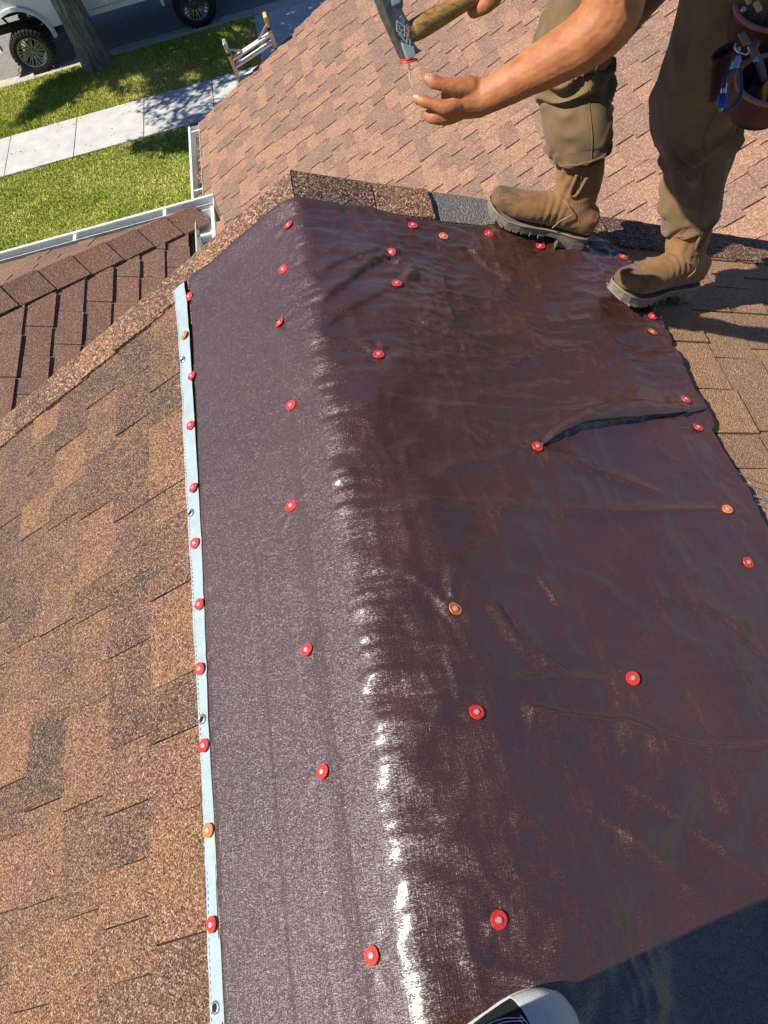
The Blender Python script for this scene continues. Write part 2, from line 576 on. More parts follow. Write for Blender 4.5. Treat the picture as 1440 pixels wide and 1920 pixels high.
main = bpy.data.objects.new('main_roof', None); COL.objects.link(main); main.parent = house
mb = slab(frame_left, 2.75, -3.0, YP - 0.012, -0.05, -0.004)
mb.build('roof_deck', M_DECK, main)
mb = slab(frame_right, 3.3, -3.0, YP - 0.012, -0.05, -0.005)
mb.build('roof_deck', M_DECK, main)
lst = courses(frame_left, 0.424, 2.7, 0.143, -3.0, 1.775, 0.09, 0.24, 0.0035, 0.0025)
lst = [(a_, b_, c_, d_, e_, 0.14 + f_ * 0.72) for a_, b_, c_, d_, e_, f_ in lst]
n1 = put_shingles('shingle', main, frame_left, lst, M_SHING, lambda p: p[1] < 1.52 and p[3] > -0.12)
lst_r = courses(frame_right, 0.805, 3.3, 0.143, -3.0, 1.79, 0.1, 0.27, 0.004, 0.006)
lst = [(a_, b_, c_, d_, e_, min(1.0, 0.42 + f_ * 0.65)) for a_, b_, c_, d_, e_, f_ in lst_r]  # tones raised to make this slope look more strongly lit
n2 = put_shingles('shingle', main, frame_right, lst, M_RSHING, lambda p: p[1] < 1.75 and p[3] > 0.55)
# the rows under the tarp
for F, s_ in ((frame_left, 0.28), (frame_right, 0.66)):
    mb = slab(F, s_, -3.0, 1.775, -0.004, 0.003); mb.t = [0.3] * len(mb.f)
    mb.build('ridge_course', M_SHING, main, attr=True)
# rake caps: thick pieces lapped over the gable edge, each with its lip folded down
capt = {1: [0.12, 0.85, 0.05, 0.0, 0.35, 0.1, 0.6, 0.3, 0.5, 0.2, 0.7, 0.4], -1: [0.55, 0.75, 0.35, 0.5, 0.85, 0.45, 0.3, 0.5, 0.7, 0.3, 0.4, 0.3]}
for side, F, ed in ((-1, frame_left, 0.0), (1, frame_right, 0.0)):
    s = 0.0 if side == 1 else 0.0
    k = 0
    while s < (2.3 if side == 1 else 1.8):
        ln = random.uniform(0.15, 0.2) if k else 0.21
        tone = capt[side][k % 12]
        y0 = 1.752 + random.uniform(-0.008, 0.008); y1 = YP + 0.004
        h0, h1 = 0.004 + (0.004 if k else 0.012), 0.009 + random.uniform(0.003, 0.008)
        if k == 0: h1 = 0.013
        if side == 1 and k == 1: h1 = 0.02
        e = s + ln
        # profile across Y: inner edge, crown, rolled edge, hanging lip
        pr = [(y0, 0.0), (y0, 1.0), ((y0 + y1) / 2, 1.25), (y1 - 0.02, 1.05), (y1, 0.35), (y1 + 0.004, -6.0), (y1 - 0.004, -6.0), (y1 - 0.01, -0.5)]
        A = [F(s - 0.03 if k else -0.0062, y, h0 * m_ if m_ > 0 else 0.009 * m_) for y, m_ in pr]
        B = [F(e, y, h1 * m_ if m_ > 0 else 0.009 * m_) for y, m_ in pr]
        nn = len(pr)
        mb = MB()
        mb.add(A + B, [tuple(range(nn - 1, -1, -1)), tuple(range(nn, 2 * nn))] + [(i, (i + 1) % nn, nn + (i + 1) % nn, nn + i) for i in range(nn)], tone)
        mb.build('cap_shingle', M_CAPG if (side == 1 and k in (2, 3)) else M_CAPS, main, attr=True)
        s = e; k += 1
# gable wall, eave walls, barge board
gx0, gx1 = -2.1, 2.6
mb = MB()
top = [(gx0, -abs(gx0) * math.tan(TL) - 0.07), (0, -0.07), (gx1, -gx1 * math.tan(TR) - 0.07)]
mb.prism([(gx0, 1.55, GZ - 0.3), (gx1, 1.55, GZ - 0.3), (gx1, 1.55, top[2][1]), (0, 1.55, top[1][1]), (gx0, 1.55, top[0][1])], (0, 0.12, 0))
mb.build('wall', M_STUCCO, house)
mb = MB(); mb.box((gx0, -3.0, GZ - 0.3), (gx0 + 0.12, 1.545, top[0][1])); mb.build('wall', M_STUCCO, house)
mb = MB(); mb.box((gx1 - 0.12, -3.0, GZ - 0.3), (gx1, 1.545, top[2][1])); mb.build('wall', M_STUCCO, house)
mb = MB()
for F, sm in ((frame_left, 2.6), (frame_right, 3.1)):
    mb.box8([F(0.02, 1.845, -0.2), F(sm, 1.845, -0.2), F(sm, 1.872, -0.2), F(0.02, 1.872, -0.2), F(0.02, 1.845, -0.055), F(sm, 1.845, -0.055), F(sm, 1.872, -0.055), F(0.02, 1.872, -0.055)])
mb.build('barge_board', M_FASCIA, house)

# wing: long lower roof towards the street -------------------------------------
WE = (-1.56, -3.985); WRY = 9.72                # eave x,z ; rake y


def frame_wing(t, y, h=0.0):                    # t up the slope from the eave; courses run along y
    return (WE[0] + t * math.cos(TL) - h * math.sin(TL), y, WE[1] + t * math.sin(TL) + h * math.cos(TL))


wing = bpy.data.objects.new('wing_roof', None); COL.objects.link(wing); wing.parent = house
WT = 7.4
mb = MB()
mb.box8([frame_wing(a, y, h) for h in (-0.1, -0.006) for a, y in ((0.02, 1.7), (WT, 1.7), (WT, WRY - 0.02), (0.02, WRY - 0.02))])
mb.build('roof_deck', M_DECK, wing)
# the other slope of the wing, beyond its ridge
rx, rz = frame_wing(WT, 0)[0], frame_wing(WT, 0)[2]
mb = MB()
mb.box8([(rx, 1.7, rz - 0.1), (rx + 6, 1.7, rz - 0.1 - 6 * math.tan(TL)), (rx + 6, WRY, rz - 0.1 - 6 * math.tan(TL)), (rx, WRY, rz - 0.1),
         (rx, 1.7, rz), (rx + 6, 1.7, rz - 6 * math.tan(TL)), (rx + 6, WRY, rz - 6 * math.tan(TL)), (rx, WRY, rz)])
mb.t = [0.4] * len(mb.f); mb.build('back_slope', M_WSHING, wing, attr=True)
EXW = 0.136
lw = []
t = 0.0
while t < WT:
    y = 1.7 - random.uniform(0, 0.3); raised = random.random() < 0.5
    while y < WRY:
        wd = random.uniform(0.12, 0.30)
        y0, y1 = max(y, 1.7), min(y + wd, WRY)
        if y1 - y0 > 0.03:
            lw.append((t, y0, y1, 0.006 + (0.006 if raised else 0) + random.uniform(0, 0.002), pick_tone(), raised))
        y += wd; raised = not raised
    t += EXW


def wing_tab(mb, p):
    t, y0, y1, th, tone, raised = p
    F = frame_wing; j = lambda: random.uniform(-0.003, 0.003)
    b0 = t - 0.012 + (0 if raised else 0.006); g = 0.005
    vs = [F(b0, y0 + g, -0.005), F(t + EXW + 0.01, y0 + g, -0.005), F(t + EXW + 0.01, y1 - g, -0.005), F(b0, y1 - g, -0.005),
          F(b0 + j(), y0 + g, th), F(t + EXW + 0.01, y0 + g, 0.001), F(t + EXW + 0.01, y1 - g, 0.001), F(b0 + j(), y1 - g, th)]
    mb.box8(vs, tone)


def cam_xy(P):
    d = Vector(P) - M.translation
    z = d.dot(CF)
    return (720 + 1439.7 * d.dot(CR) / z, 960 - 1439.7 * d.dot(CU) / z, z)


# which wing tabs show largest in the photograph: the nearest ones not behind the gable or the man
cand = []
for i, p in enumerate(lw):
    c = cam_xy(frame_wing(p[0] + 0.07, (p[1] + p[2]) / 2))
    # straight edge of the gable in the photograph
    edge = 325 + 0.146 * (c[0] - 548) if c[0] > 548 else 325 + 0.845 * (548 - c[0])
    if 0 < c[0] < 1440 and 0 < c[1] < edge: cand.append((c[2] / math.sqrt(p[2] - p[1]), i))
cand.sort()
BIGW = max(0, 300 - n1 - n2 - 64)
bigset = set(i for _, i in cand[:BIGW])
rest = MB()
for i, p in enumerate(lw):
    if i in bigset:
        mb = MB(); wing_tab(mb, p); mb.build('shingle', M_WSHING, wing, attr=True)
    else: wing_tab(rest, p)
o = rest.build('shingle_field', M_WSHING, wing, attr=True); o['kind'] = 'stuff'
# rake edge strip and starter along the wing's street-side rake
mb = MB()
mb.box8([frame_wing(a, y, h) for h in (-0.16, -0.012) for a, y in ((0.05, WRY - 0.03), (WT, WRY - 0.03), (WT, WRY - 0.006), (0.05, WRY - 0.006))])
mb.build('barge_board', M_FASCIA, wing)
mb = MB(); mb.box((WE[0] + 0.35, 1.7, GZ - 0.3), (WE[0] + 0.47, WRY - 0.4, WE[1] + 0.05)); mb.build('wall', M_STUCCO, house)
mb = MB()
ex = WE[0] + 0.475
mb.prism([(ex, WRY - 0.55, GZ - 0.3), (rx + 5.5, WRY - 0.55, GZ - 0.3), (rx + 5.5, WRY - 0.55, rz - 5.5 * math.tan(TL) - 0.15), (rx, WRY - 0.55, rz - 0.15), (ex, WRY - 0.55, WE[1] + 0.06)], (0, 0.12, 0))
mb.build('wall', M_STUCCO, house)


def gutter(name, a, b, out, wdt, dep, parent, hang, mat_in=M_GUTIN):
    """a->b along the eave (inner top edge), out = horizontal unit vector away from the roof"""
    a, b, o_ = Vector(a), Vector(b), Vector(out); up = Vector((0, 0, 1)); ln = b - a
    g = bpy.data.objects.new(name, None); COL.objects.link(g); g.parent = parent
    th = 0.006
    def strip(p0, p1, n0, nm, mt):     # sheet from p0 to p1 (offsets (out,up)), thickened by th along n0
        mb = MB()
        P0 = a + o_ * p0[0] + up * p0[1]; P1 = a + o_ * p1[0] + up * p1[1]
        nv = (o_ * n0[0] + up * n0[1]) * th
        mb.prism([P0, P1, P1 + nv, P0 + nv], ln)
        mb.build(nm, mt, g)
    strip((0.0, 0.03), (0.0, -dep), (1, 0), 'back_wall', mat_in)
    strip((th, -dep), (wdt * 0.72, -dep), (0, 1), 'bottom', mat_in)
    mb = MB()
    prf = [(wdt * 0.72, -dep), (wdt * 0.74, -dep * 0.6), (wdt * 0.95, -dep * 0.3), (wdt, 0.0), (wdt, 0.012), (wdt * 0.83, 0.014), (wdt * 0.83, 0.004), (wdt * 0.93, 0.002), (wdt * 0.89, -dep * 0.3), (wdt * 0.68, -dep * 0.62), (wdt * 0.66, -dep)]
    mb.prism([a + o_ * p + up * q for p, q in prf], ln); mb.build('front_lip', M_GUTTER, g)
    for t in hang:
        mb = MB(); c = a + ln * t
        mb.bar(c + o_ * 0.006 + up * 0.002, c + o_ * wdt * 0.84 + up * 0.0, 0.022, 0.006); mb.build('hanger', M_GUTTER, g)
    for t in (0, 1):
        mb = MB(); c = a + ln * t; s_ = ln.normalized() * (0.005 if t == 0 else -0.005)
        mb.prism([c + o_ * p + up * q for p, q in ((0.0, 0.0), (0.0, -dep), (wdt * 0.72, -dep), (wdt * 0.95, -dep * 0.3), (wdt * 0.98, 0.0))], s_)
        mb.build('end_cap', M_GUTTER, g)
    return g


gutter('gutter', (WE[0] - 0.02, 2.2, WE[1] - 0.03), (WE[0] - 0.02, WRY - 0.02, WE[1] - 0.03), (-1, 0, 0), 0.15, 0.13, house, (0.2, 0.35, 0.5, 0.66, 0.82, 0.985))

# upper hip roof beside the gable ---------------------------------------------
HC = Vector((-0.925, 4.497, -1.748))           # outer corner of the hip at the eaves
HT = math.tan(R(26)); HCs, HSn = math.cos(R(26)), math.sin(R(26))


def frame_hA(t, y, h=0.0):                     # t up from the right hand eave (faces +X); courses along y
    return (HC.x - t * HCs + h * HSn, y, HC.z + t * HSn + h * HCs)


def frame_hB(t, x, h=0.0):                     # faces +Y; courses along x
    return (x, HC.y - t * HCs + h * HSn, HC.z + t * HSn + h * HCs)


hip = bpy.data.objects.new('hip_roof', None); COL.objects.link(hip); hip.parent = house
mb = MB()
apex = 2.6
A0 = Vector((HC.x, 1.0, HC.z)); A1 = Vector((HC.x - apex, 1.0, HC.z + apex * HT)); A2 = Vector((HC.x - apex, HC.y - apex, HC.z + apex * HT))
dn = Vector((0, 0, -0.06)); eps = Vector((0, 0, -0.008))
mb.prism([HC + eps, A2 + eps, A1 + eps, A0 + eps], dn)
B1 = Vector((HC.x - 2 * apex, HC.y, HC.z))
mb.prism([HC + eps, B1 + eps, A2 + eps], dn)
mb.build('roof_deck', M_DECK, hip)
nh = 0
EXH = 0.146
t = 0.03
restA = MB()
while t < 2.4:
    yhi = HC.y - t * HCs - 0.02
    y = yhi
    raised = random.random() < 0.5
    while y > 1.1:
        wd = random.uniform(0.14, 0.32); y0 = max(y - wd, 1.0)
        th = 0.0120 + (0.0035 if raised else 0)
        b0 = t - 0.01 - (0.004 if raised else 0); F = frame_hA; g = 0.0025
        top0 = y - g
        if y == yhi: top0 = y + 0.03
        vs = [F(b0, y0 + g, -0.008), F(t + EXH + .01, y0 + g, -0.008), F(t + EXH + .01, min(top0, HC.y - (t + EXH) * HCs), -0.008), F(b0, top0, -0.008),
              F(b0, y0 + g, th), F(t + EXH + .01, y0 + g, 0.001), F(t + EXH + .01, min(top0, HC.y - (t + EXH) * HCs), 0.001), F(b0, top0, th)]
        c = cam_xy(F(t + 0.07, (y0 + y) / 2))
        edge = 325 + 0.845 * (548 - c[0])
        tone = pick_tone() * 0.7
        if -40 < c[0] < 420 and c[1] < edge + 25 and nh < 80:
            m1 = MB(); m1.box8(vs, tone); m1.build('shingle', M_PSHING, hip, attr=True); nh += 1
        else: restA.box8(vs, tone)
        y -= wd; raised = not raised
    t += EXH
o = restA.build('shingle_field', M_PSHING, hip, attr=True); o['kind'] = 'stuff'
restB = MB()
t = 0.02
while t < 2.3:
    xhi = HC.x - t * HCs
    xx = xhi - 0.01; raised = random.random() < 0.5
    while xx > HC.x - 2 * apex + t:
        wd = random.uniform(0.09, 0.24); F = frame_hB; g = 0.002
        th = 0.007 + (0.005 if raised else 0); b0 = t - 0.01
        vs = [F(b0, xx - wd + g, -0.008), F(b0, xx - g, -0.008), F(t + EXH + .01, min(xx - g, HC.x - (t + EXH) * HCs), -0.008), F(t + EXH + .01, xx - wd + g, -0.008),
              F(b0, xx - wd + g, th), F(b0, xx - g, th), F(t + EXH + .01, min(xx - g, HC.x - (t + EXH) * HCs), 0.001), F(t + EXH + .01, xx - wd + g, 0.001)]
        restB.box8(vs, pick_tone())
        xx -= wd; raised = not raised
    t += EXH
o = restB.build('shingle_field', M_PSHING, hip, attr=True); o['kind'] = 'stuff'
# hip caps
hd = Vector((-1, -1, HT)).normalized()
nA_ = Vector((HSn, 0, HCs)); nB_ = Vector((0, HSn, HCs))
wA = hd.cross(nA_).normalized(); wB = hd.cross(nB_).normalized()
if wA.dot(Vector((0, -1, 0))) < 0: wA = -wA
if wB.dot(Vector((-1, 0, 0))) < 0: wB = -wB
ctone = [0.35, 0.5, 0.3, 0.55, 0.45, 0.02, 0.55, 0.2, 0.5, 0.3, 0.4, 0.5, 0.2]
for k in range(13):
    p0 = HC + hd * (k * 0.235 - 0.03); p1 = HC + hd * ((k + 1) * 0.235)
    up = (nA_ + nB_).normalized(); W_ = 0.15
    def sec(p, h): return [p + up * 0.0 + wA * W_ - nA_ * 0.004, p + wA * W_ + nA_ * h, p + wA * 0.03 + nA_ * (h + 0.012), p + up * (h + 0.022), p + wB * 0.03 + nB_ * (h + 0.012), p + wB * W_ + nB_ * h, p + wB * W_ - nB_ * 0.004]
    a, b_ = sec(p0, 0.022), sec(p1, 0.012)
    mb = MB(); mb.add(a + b_, [tuple(range(6, -1, -1)), tuple(range(7, 14))] + [(i, (i + 1) % 7, 7 + (i + 1) % 7, 7 + i) for i in range(7)], ctone[k])
    mb.build('cap_shingle', M_PSHING, hip, attr=True, smooth=50)
gutter('gutter', (-5.6, HC.y + 0.03, HC.z - 0.02), (HC.x + 0.155, HC.y + 0.03, HC.z - 0.02), (0, 1, 0), 0.13, 0.11, house, (0.63, 0.8, 0.93))
gutter('gutter', (HC.x + 0.03, 1.95, HC.z - 0.02), (HC.x + 0.03, HC.y + 0.028, HC.z - 0.02), (1, 0, 0), 0.125, 0.11, house, (0.9,))
# joint flange where the two gutters meet
mb = MB(); mb.box((HC.x + 0.036, HC.y - 0.17, HC.z - 0.118), (HC.x + 0.13, HC.y - 0.06, HC.z - 0.065)); mb.build('gutter_joint', M_GUTTER, house, bevel=0.006)
mb = MB(); mb.box((-5.4, HC.y - 0.35, GZ - 0.3), (HC.x - 0.25, HC.y - 0.23, HC.z - 0.01)); mb.build('wall', M_STUCCO, house)
mb = MB(); mb.box((HC.x - 0.36, 1.7, GZ - 0.3), (HC.x - 0.24, HC.y - 0.36, HC.z - 0.01)); mb.build('wall', M_STUCCO, house)

# dry leaves lying in the wing's gutter
M_DRY = simple('dry_leaf', (0.50, 0.20, 0.09), 0.8, col2=(0.24, 0.085, 0.04), scale=40)
mb = MB()
for i in range(240):
    y = random.choice([8.0, 8.15, 8.3, 8.6, 9.0, 9.3]) + random.gauss(0, 0.12)
    x = WE[0] - 0.075 + random.gauss(0.03, 0.02); z = WE[1] - 0.12 + random.uniform(0.0, 0.10)
    a = random.uniform(0, 6.28); r_ = random.uniform(0.012, 0.03)
    d1 = Vector((math.cos(a), math.sin(a), random.uniform(-.5, .5))) * r_; d2 = Vector((-math.sin(a), math.cos(a), random.uniform(-.5, .5))) * r_ * 0.6
    c = Vector((x, min(y, 9.6), z))
    mb.add([c - d1, c + d2, c + d1, c - d2], [(0, 1, 2, 3)])
tag(mb.build('dry_leaf_litter', M_DRY), 'rusty dry leaves lying in the white gutter of the lower roof', 'leaves', kind='stuff')

# ---------------------------------------------------------------- tarp
ML, MR = math.tan(TL), math.tan(TR)
RR = 0.015


def tarp_pos(S, Y, H):
    S = np.asarray(S, float); Y = np.asarray(Y, float)
    x = np.where(S < 0, S * math.cos(TL), S * math.cos(TR))
    q = np.sqrt(x * x + RR * RR)
    z = -((ML + MR) / 2 * (q - RR) + (MR - ML) / 2 * x) - 0.0035
    dz = -((ML + MR) / 2 * x / q + (MR - ML) / 2)
    n = np.sqrt(1 + dz * dz)
    return np.stack([x - dz / n * H, Y + 0 * x, z + H / n], -1)


NAILS = [(-0.391, 1.712, 0), (-0.416, 1.58, 1), (-0.394, 1.416, 0), (-0.405, 1.259, 0), (-0.403, 1.071, 0), (-0.405, 0.921, 0), (-0.398, 0.768, 0), (-0.404, 0.627, 0), (-0.401, 0.472, 0), (-0.398, 0.32, 1), (-0.398, 0.171, 0),
         (-0.025, 1.67, 0), (-0.061, 1.534, 0), (-0.094, 1.374, 0), (-0.091, 1.114, 0), (-0.127, 0.872, 0), (-0.131, 0.561, 0), (-0.128, 0.344, 0), (-0.076, 0.072, 0),
         (0.299, 1.696, 0), (0.38, 1.669, 1), (0.525, 1.714, 0), (0.678, 1.692, 0), (0.834, 1.715, 0), (0.219, 1.578, 0), (0.207, 1.445, 0), (0.119, 1.197, 0), (0.937, 1.68, 0), (0.933, 1.431, 0), (0.909, 1.371, 1), (0.44, 0.958, 0), (0.888, 1.117, 0), (0.903, 1.044, 0), (0.867, 0.802, 1), (0.859, 0.668, 0), (0.151, 0.566, 1), (0.468, 0.425, 0), (0.146, 0.38, 0), (0.11, 0.084, 0)]
FOLDS = [  # polyline (s,Y), height, width, skew
    ([(0.463, 0.972), (0.50, 0.998), (0.57, 1.030), (0.73, 1.072), (0.86, 1.090), (0.96, 1.114)], 0.007, 0.016, 2.0),
    ([(0.52, 1.02), (0.66, 1.09), (0.80, 1.12)], 0.009, 0.045, 0.0),
    ([(0.05, 0.787), (0.271, 0.795), (0.591, 0.792), (0.868, 0.805)], 0.0075, 0.007, 1.0),
    ([(0.25, 0.80), (0.43, 0.83), (0.60, 0.81)], 0.006, 0.035, 0.0),
    ([(0.034, 0.422), (0.176, 0.424), (0.29, 0.431), (0.440, 0.426)], 0.006, 0.006, 1.0),
    ([(0.229, 0.395), (0.292, 0.369), (0.43, 0.345), (0.483, 0.315), (0.583, 0.288), (0.711, 0.286), (0.85, 0.30)], 0.010, 0.010, -1.0),
    ([(0.225, 0.593), (0.243, 0.547), (0.262, 0.505), (0.31, 0.47), (0.354, 0.435)], 0.007, 0.008, -1.0),
    ([(0.345, 0.647), (0.376, 0.566)], 0.004, 0.009, 1.0),
    ([(0.20, 1.052), (0.30, 1.02), (0.41, 0.972)], 0.005, 0.028, 0.0),
    ([(0.188, 1.059), (0.472, 1.067), (0.69, 1.09), (0.885, 1.112)], 0.005, 0.008, -1.0),
    ([(0.003, 1.365), (0.075, 1.433), (0.155, 1.524), (0.219, 1.575)], 0.010, 0.015, 1.0),
    ([(0.02, 1.47), (0.10, 1.53), (0.2, 1.585)], 0.006, 0.012, 1.0),
    ([(0.23, 1.556), (0.262, 1.515), (0.225, 1.45)], 0.013, 0.016, 0.0),
    ([(0.02, 1.30), (0.08, 1.35), (0.18, 1.42)], 0.005, 0.012, 1.0),
    ([(0.173, 0.871), (0.405, 0.937)], 0.006, 0.010, 1.0),
    ([(0.475, 0.940), (0.59, 0.897), (0.719, 0.843)], 0.006, 0.009, 1.0),
    ([(0.041, 0.047), (0.091, 0.024), (0.15, -0.001)], 0.005, 0.007, 1.0),
    ([(0.564, 0.595), (0.723, 0.555), (0.792, 0.437)], 0.005, 0.014, 1.0),
    ([(0.0, 0.205), (0.09, 0.176), (0.2, 0.166)], 0.005, 0.010, 1.0),
    ([(0.01, 0.12), (0.10, 0.10), (0.22, 0.12)], 0.005, 0.012, 1.0),
    ([(0.30, 0.22), (0.42, 0.12), (0.50, -0.02)], 0.005, 0.012, 1.0),
    ([(0.38, 0.25), (0.50, 0.16), (0.62, 0.05)], 0.004, 0.010, 1.0),
    ([(0.01, 0.28), (0.07, 0.27), (0.16, 0.29)], 0.004, 0.009, 1.0),
    ([(0.01, 0.66), (0.08, 0.64), (0.145, 0.57)], 0.004, 0.010, 1.0),
]


def seg_dist(S, Y, pl):
    best = np.full(S.shape, 1e9); sg = np.zeros(S.shape); tt = np.zeros(S.shape)
    pl = catmull([(a, b, 0) for a, b in pl], max(3, len(pl) * 6))[:, :2]
    n = len(pl) - 1
    for i in range(n):
        a, b = pl[i], pl[i + 1]
        d = b - a; l2 = d.dot(d)
        t = np.clip(((S - a[0]) * d[0] + (Y - a[1]) * d[1]) / l2, 0, 1)
        ex, ey = S - a[0] - t * d[0], Y - a[1] - t * d[1]
        q = np.hypot(ex, ey); m = q < best
        best[m] = q[m]; sg[m] = np.sign(d[0] * ey - d[1] * ex)[m]; tt[m] = ((i + t) / n)[m]
    return best, sg, tt


def tarp_h(S, Y):
    S = np.asarray(S, float); Y = np.asarray(Y, float)
    h = np.full(S.shape, 0.010)
    right = 1 / (1 + np.exp(-(S - 0.02) / 0.012))
    # ridge caps and shingle steps telegraph through
    h += 0.0035 / (1 + np.exp((np.abs(S + 0.005) - 0.105) / 0.006))
    h += 0.0012 * (np.mod(-S + 0.05, 0.143) / 0.143) * (S < 0)
    wx = 0.06 * fbm(S * 5, Y * 5, 2.0, 3); wy = 0.06 * fbm(S * 5 + 7, Y * 5, 5.0, 3)
    h += right * 0.010 * fbm(S * 4.2 + wx * 3, Y * 3.3, 0.0, 3)
    h += (1 - right) * 0.0012 * fbm(S * 6, Y * 3.0, 9.0, 3)
    # long soft pulls across the right slope
    h += right * 0.012 * fbm((S * 0.75 + Y * 0.6) * 3 + wx * 4, (Y * 0.8 - S * 0.62) * 11, 3.0, 3) * np.clip(1.15 - Y * 0.55, 0.15, 1)
    # crumpled upper part
    up = np.clip((Y - 1.02) / 0.25, 0, 1) * right * np.clip((S - 0.08) / 0.2, 0, 1)
    h += up * 0.012 * ridged(S * 4.5 + wx * 8, Y * 15 + wy * 10, 4.0, 3)
    h += up * 0.0040 * ridged(S * 12 + wy * 12, Y * 30 + wx * 12, 8.0, 2)
    h += right * 0.0026 * ridged(S * 16 + wx * 20, Y * 14 + wy * 20, 1.0, 2)
    # short gathers running off the crest
    env = np.clip((S + 0.03) / 0.035, 0, 1) * np.exp(-np.clip(S - 0.02, 0, 9) / 0.09)
    h += env * 0.009 * fbm(Y * 26 + 3 * wx, S * 6 + 0.2 * Y, 6.0, 2) * np.clip(1.5 - Y * 0.5, 0.5, 1.2)
    h += env * 0.0030 * fbm(Y * 75, S * 9, 2.0, 2)
    # off the crest the sheet hangs clear of the shingles, then breaks over and lies down
    sb_ = 0.175 + 0.035 * vnoise(Y * 2.6, 4.4) + 0.012 * vnoise(Y * 11, 1.4)
    rise = np.clip(S / sb_, 0, 1); fall = np.clip(1 - (S - sb_) / 0.26, 0, 1)
    tent = np.where(S < sb_, rise, fall) * (S > 0)
    h += 0.014 * (tent - 0.10 * np.exp(-((S - sb_) / 0.012) ** 2)) * np.clip(1.15 + 0.5 * vnoise(Y * 1.9, 8.2), 0.5, 1.5) * np.clip((1.72 - Y) / 0.3, 0, 1)
    # fine wrinkles fanning down from the crest
    fan = np.clip((S - 0.0) / 0.03, 0, 1) * np.exp(-np.clip(S - 0.03, 0, 9) / 0.20)
    yy = Y + 0.25 * S * vnoise(Y * 3.1, 7.0) + wx * 0.35
    rdg = np.clip(ridged(yy * 15, S * 2.2 + 3, 5.0, 2), 0, 1)
    h += fan * 0.0048 * rdg ** 2 * (0.35 + 0.65 * np.clip(0.5 + vnoise(Y * 5, S * 4, 2.0), 0, 1))
    # straight creases left from how the sheet was folded in its packet
    for y0 in (0.43, 0.793, 1.068, 1.40, 0.08):
        h += right * 0.0016 * np.exp(-np.abs(Y - y0 - 0.006 * vnoise(S * 5, y0 * 9)) / 0.0045)
    for s0 in (0.285, 0.60):
        h += 0.0014 * np.exp(-np.abs(S - s0 - 0.006 * vnoise(Y * 5, s0 * 9)) / 0.0045)
    h += (S < 0) * 0.0007 * np.exp(-np.abs(S + 0.16) / 0.004)
    for pl, a, w_, sk in FOLDS:
        d, sg, t = seg_dist(S, Y, pl)
        ww = w_ * (1 + 0.3 * vnoise(t * 6, w_ * 99))
        if sk: ww = ww * np.where(sg * sk > 0, 2.2 if sk == 2 else 1.9, 0.58 if sk == 2 else 0.55)
        h += a * np.exp(-(d / ww) ** 2) * np.clip(np.minimum(t, 1 - t) * 7 + 0.12, 0, 1)
    # right and far edges curl up a little
    h += 0.010 * np.clip((S - 0.915) / 0.035, 0, 1) ** 2 * (0.5 + 0.5 * vnoise(Y * 7, 3.3)) * (S > 0.9)
    far = np.clip((Y - 1.70) / 0.06, 0, 1)
    h += far * 0.006 + far * 0.004 * vnoise(S * 8, 1.0)
    h += 0.010 * np.clip((Y - 1.55) / 0.2, 0, 1) * np.clip(1.0 - np.abs(S) / 0.5, 0, 1) * 0.6
    hs = h.copy()
    for (s, y, c) in NAILS:
        dx, dy = S - s, Y - y
        d2 = dx * dx + dy * dy
        m = d2 < 0.03
        r = np.sqrt(d2[m]); an = np.arctan2(dy[m], dx[m])
        am = (0.0006 + 0.0022 * (math.sin(s * 77 + y * 31) * 0.5 + 0.5)) if s > -0.05 else 0.0007
        pk = am * np.exp(-((r - 0.03) / 0.025) ** 2) * np.cos(an * (3 + int(abs(s * 50 + y * 20)) % 4) + s * 30 + 2.2 * np.sin(an + y * 9))
        f = np.exp(-(r / 0.0205) ** 6)
        hs[m] = (hs[m] + pk) * (1 - f) + f * float(np.clip(np.median(h[m & (d2 < 0.0002)]) if (m & (d2 < 0.0002)).any() else 0.009, 0.006, 0.045))
    return 0.004 + np.logaddexp(0, (hs - 0.004) / 0.0015) * 0.0015


def nail_h(s, y):
    return float(tarp_h(np.array([s]), np.array([y]))[0])


m, nt, b, N, L = new_mat('brown_tarp')
uvn = N('ShaderNodeUVMap'); uvn.uv_map = 'uv'
# woven ribbons: a fine grid, slightly wavy
wv1 = N('ShaderNodeTexWave', i_Scale=88.0, i_Distortion=1.6, i_Detail=1.0); wv1.bands_direction = 'X'
wv2 = N('ShaderNodeTexWave', i_Scale=88.0, i_Distortion=1.6, i_Detail=1.0); wv2.bands_direction = 'Y'
L(uvn.outputs[0], wv1.inputs['Vector']); L(uvn.outputs[0], wv2.inputs['Vector'])
mxw = N('ShaderNodeMath', operation='MAXIMUM'); L(wv1.outputs['Fac'], mxw.inputs[0]); L(wv2.outputs['Fac'], mxw.inputs[1])
def threads(sx, sy, rot):
    q = N('ShaderNodeMapping'); q.inputs['Scale'].default_value = (sx, sy, 1); q.inputs['Rotation'].default_value = (0, 0, rot); L(uvn.outputs[0], q.inputs['Vector'])
    n_ = N('ShaderNodeTexNoise', i_Scale=1.0, i_Detail=2.0); n_.noise_dimensions = '2D'; L(q.outputs[0], n_.inputs['Vector']); return n_
nsa, nsb = threads(28, 520, 0.04), threads(420, 24, 0.0)
ns = N('ShaderNodeMath', operation='MAXIMUM'); L(nsa.outputs['Fac'], ns.inputs[0]); L(nsb.outputs['Fac'], ns.inputs[1])
ad = N('ShaderNodeMath', operation='MULTIPLY_ADD'); L(ns.outputs[0], ad.inputs[0]); ad.inputs[1].default_value = 4.5; wv3 = N('ShaderNodeMath', operation='MULTIPLY'); L(mxw.outputs[0], wv3.inputs[0]); wv3.inputs[1].default_value = 0.35; L(wv3.outputs[0], ad.inputs[2])
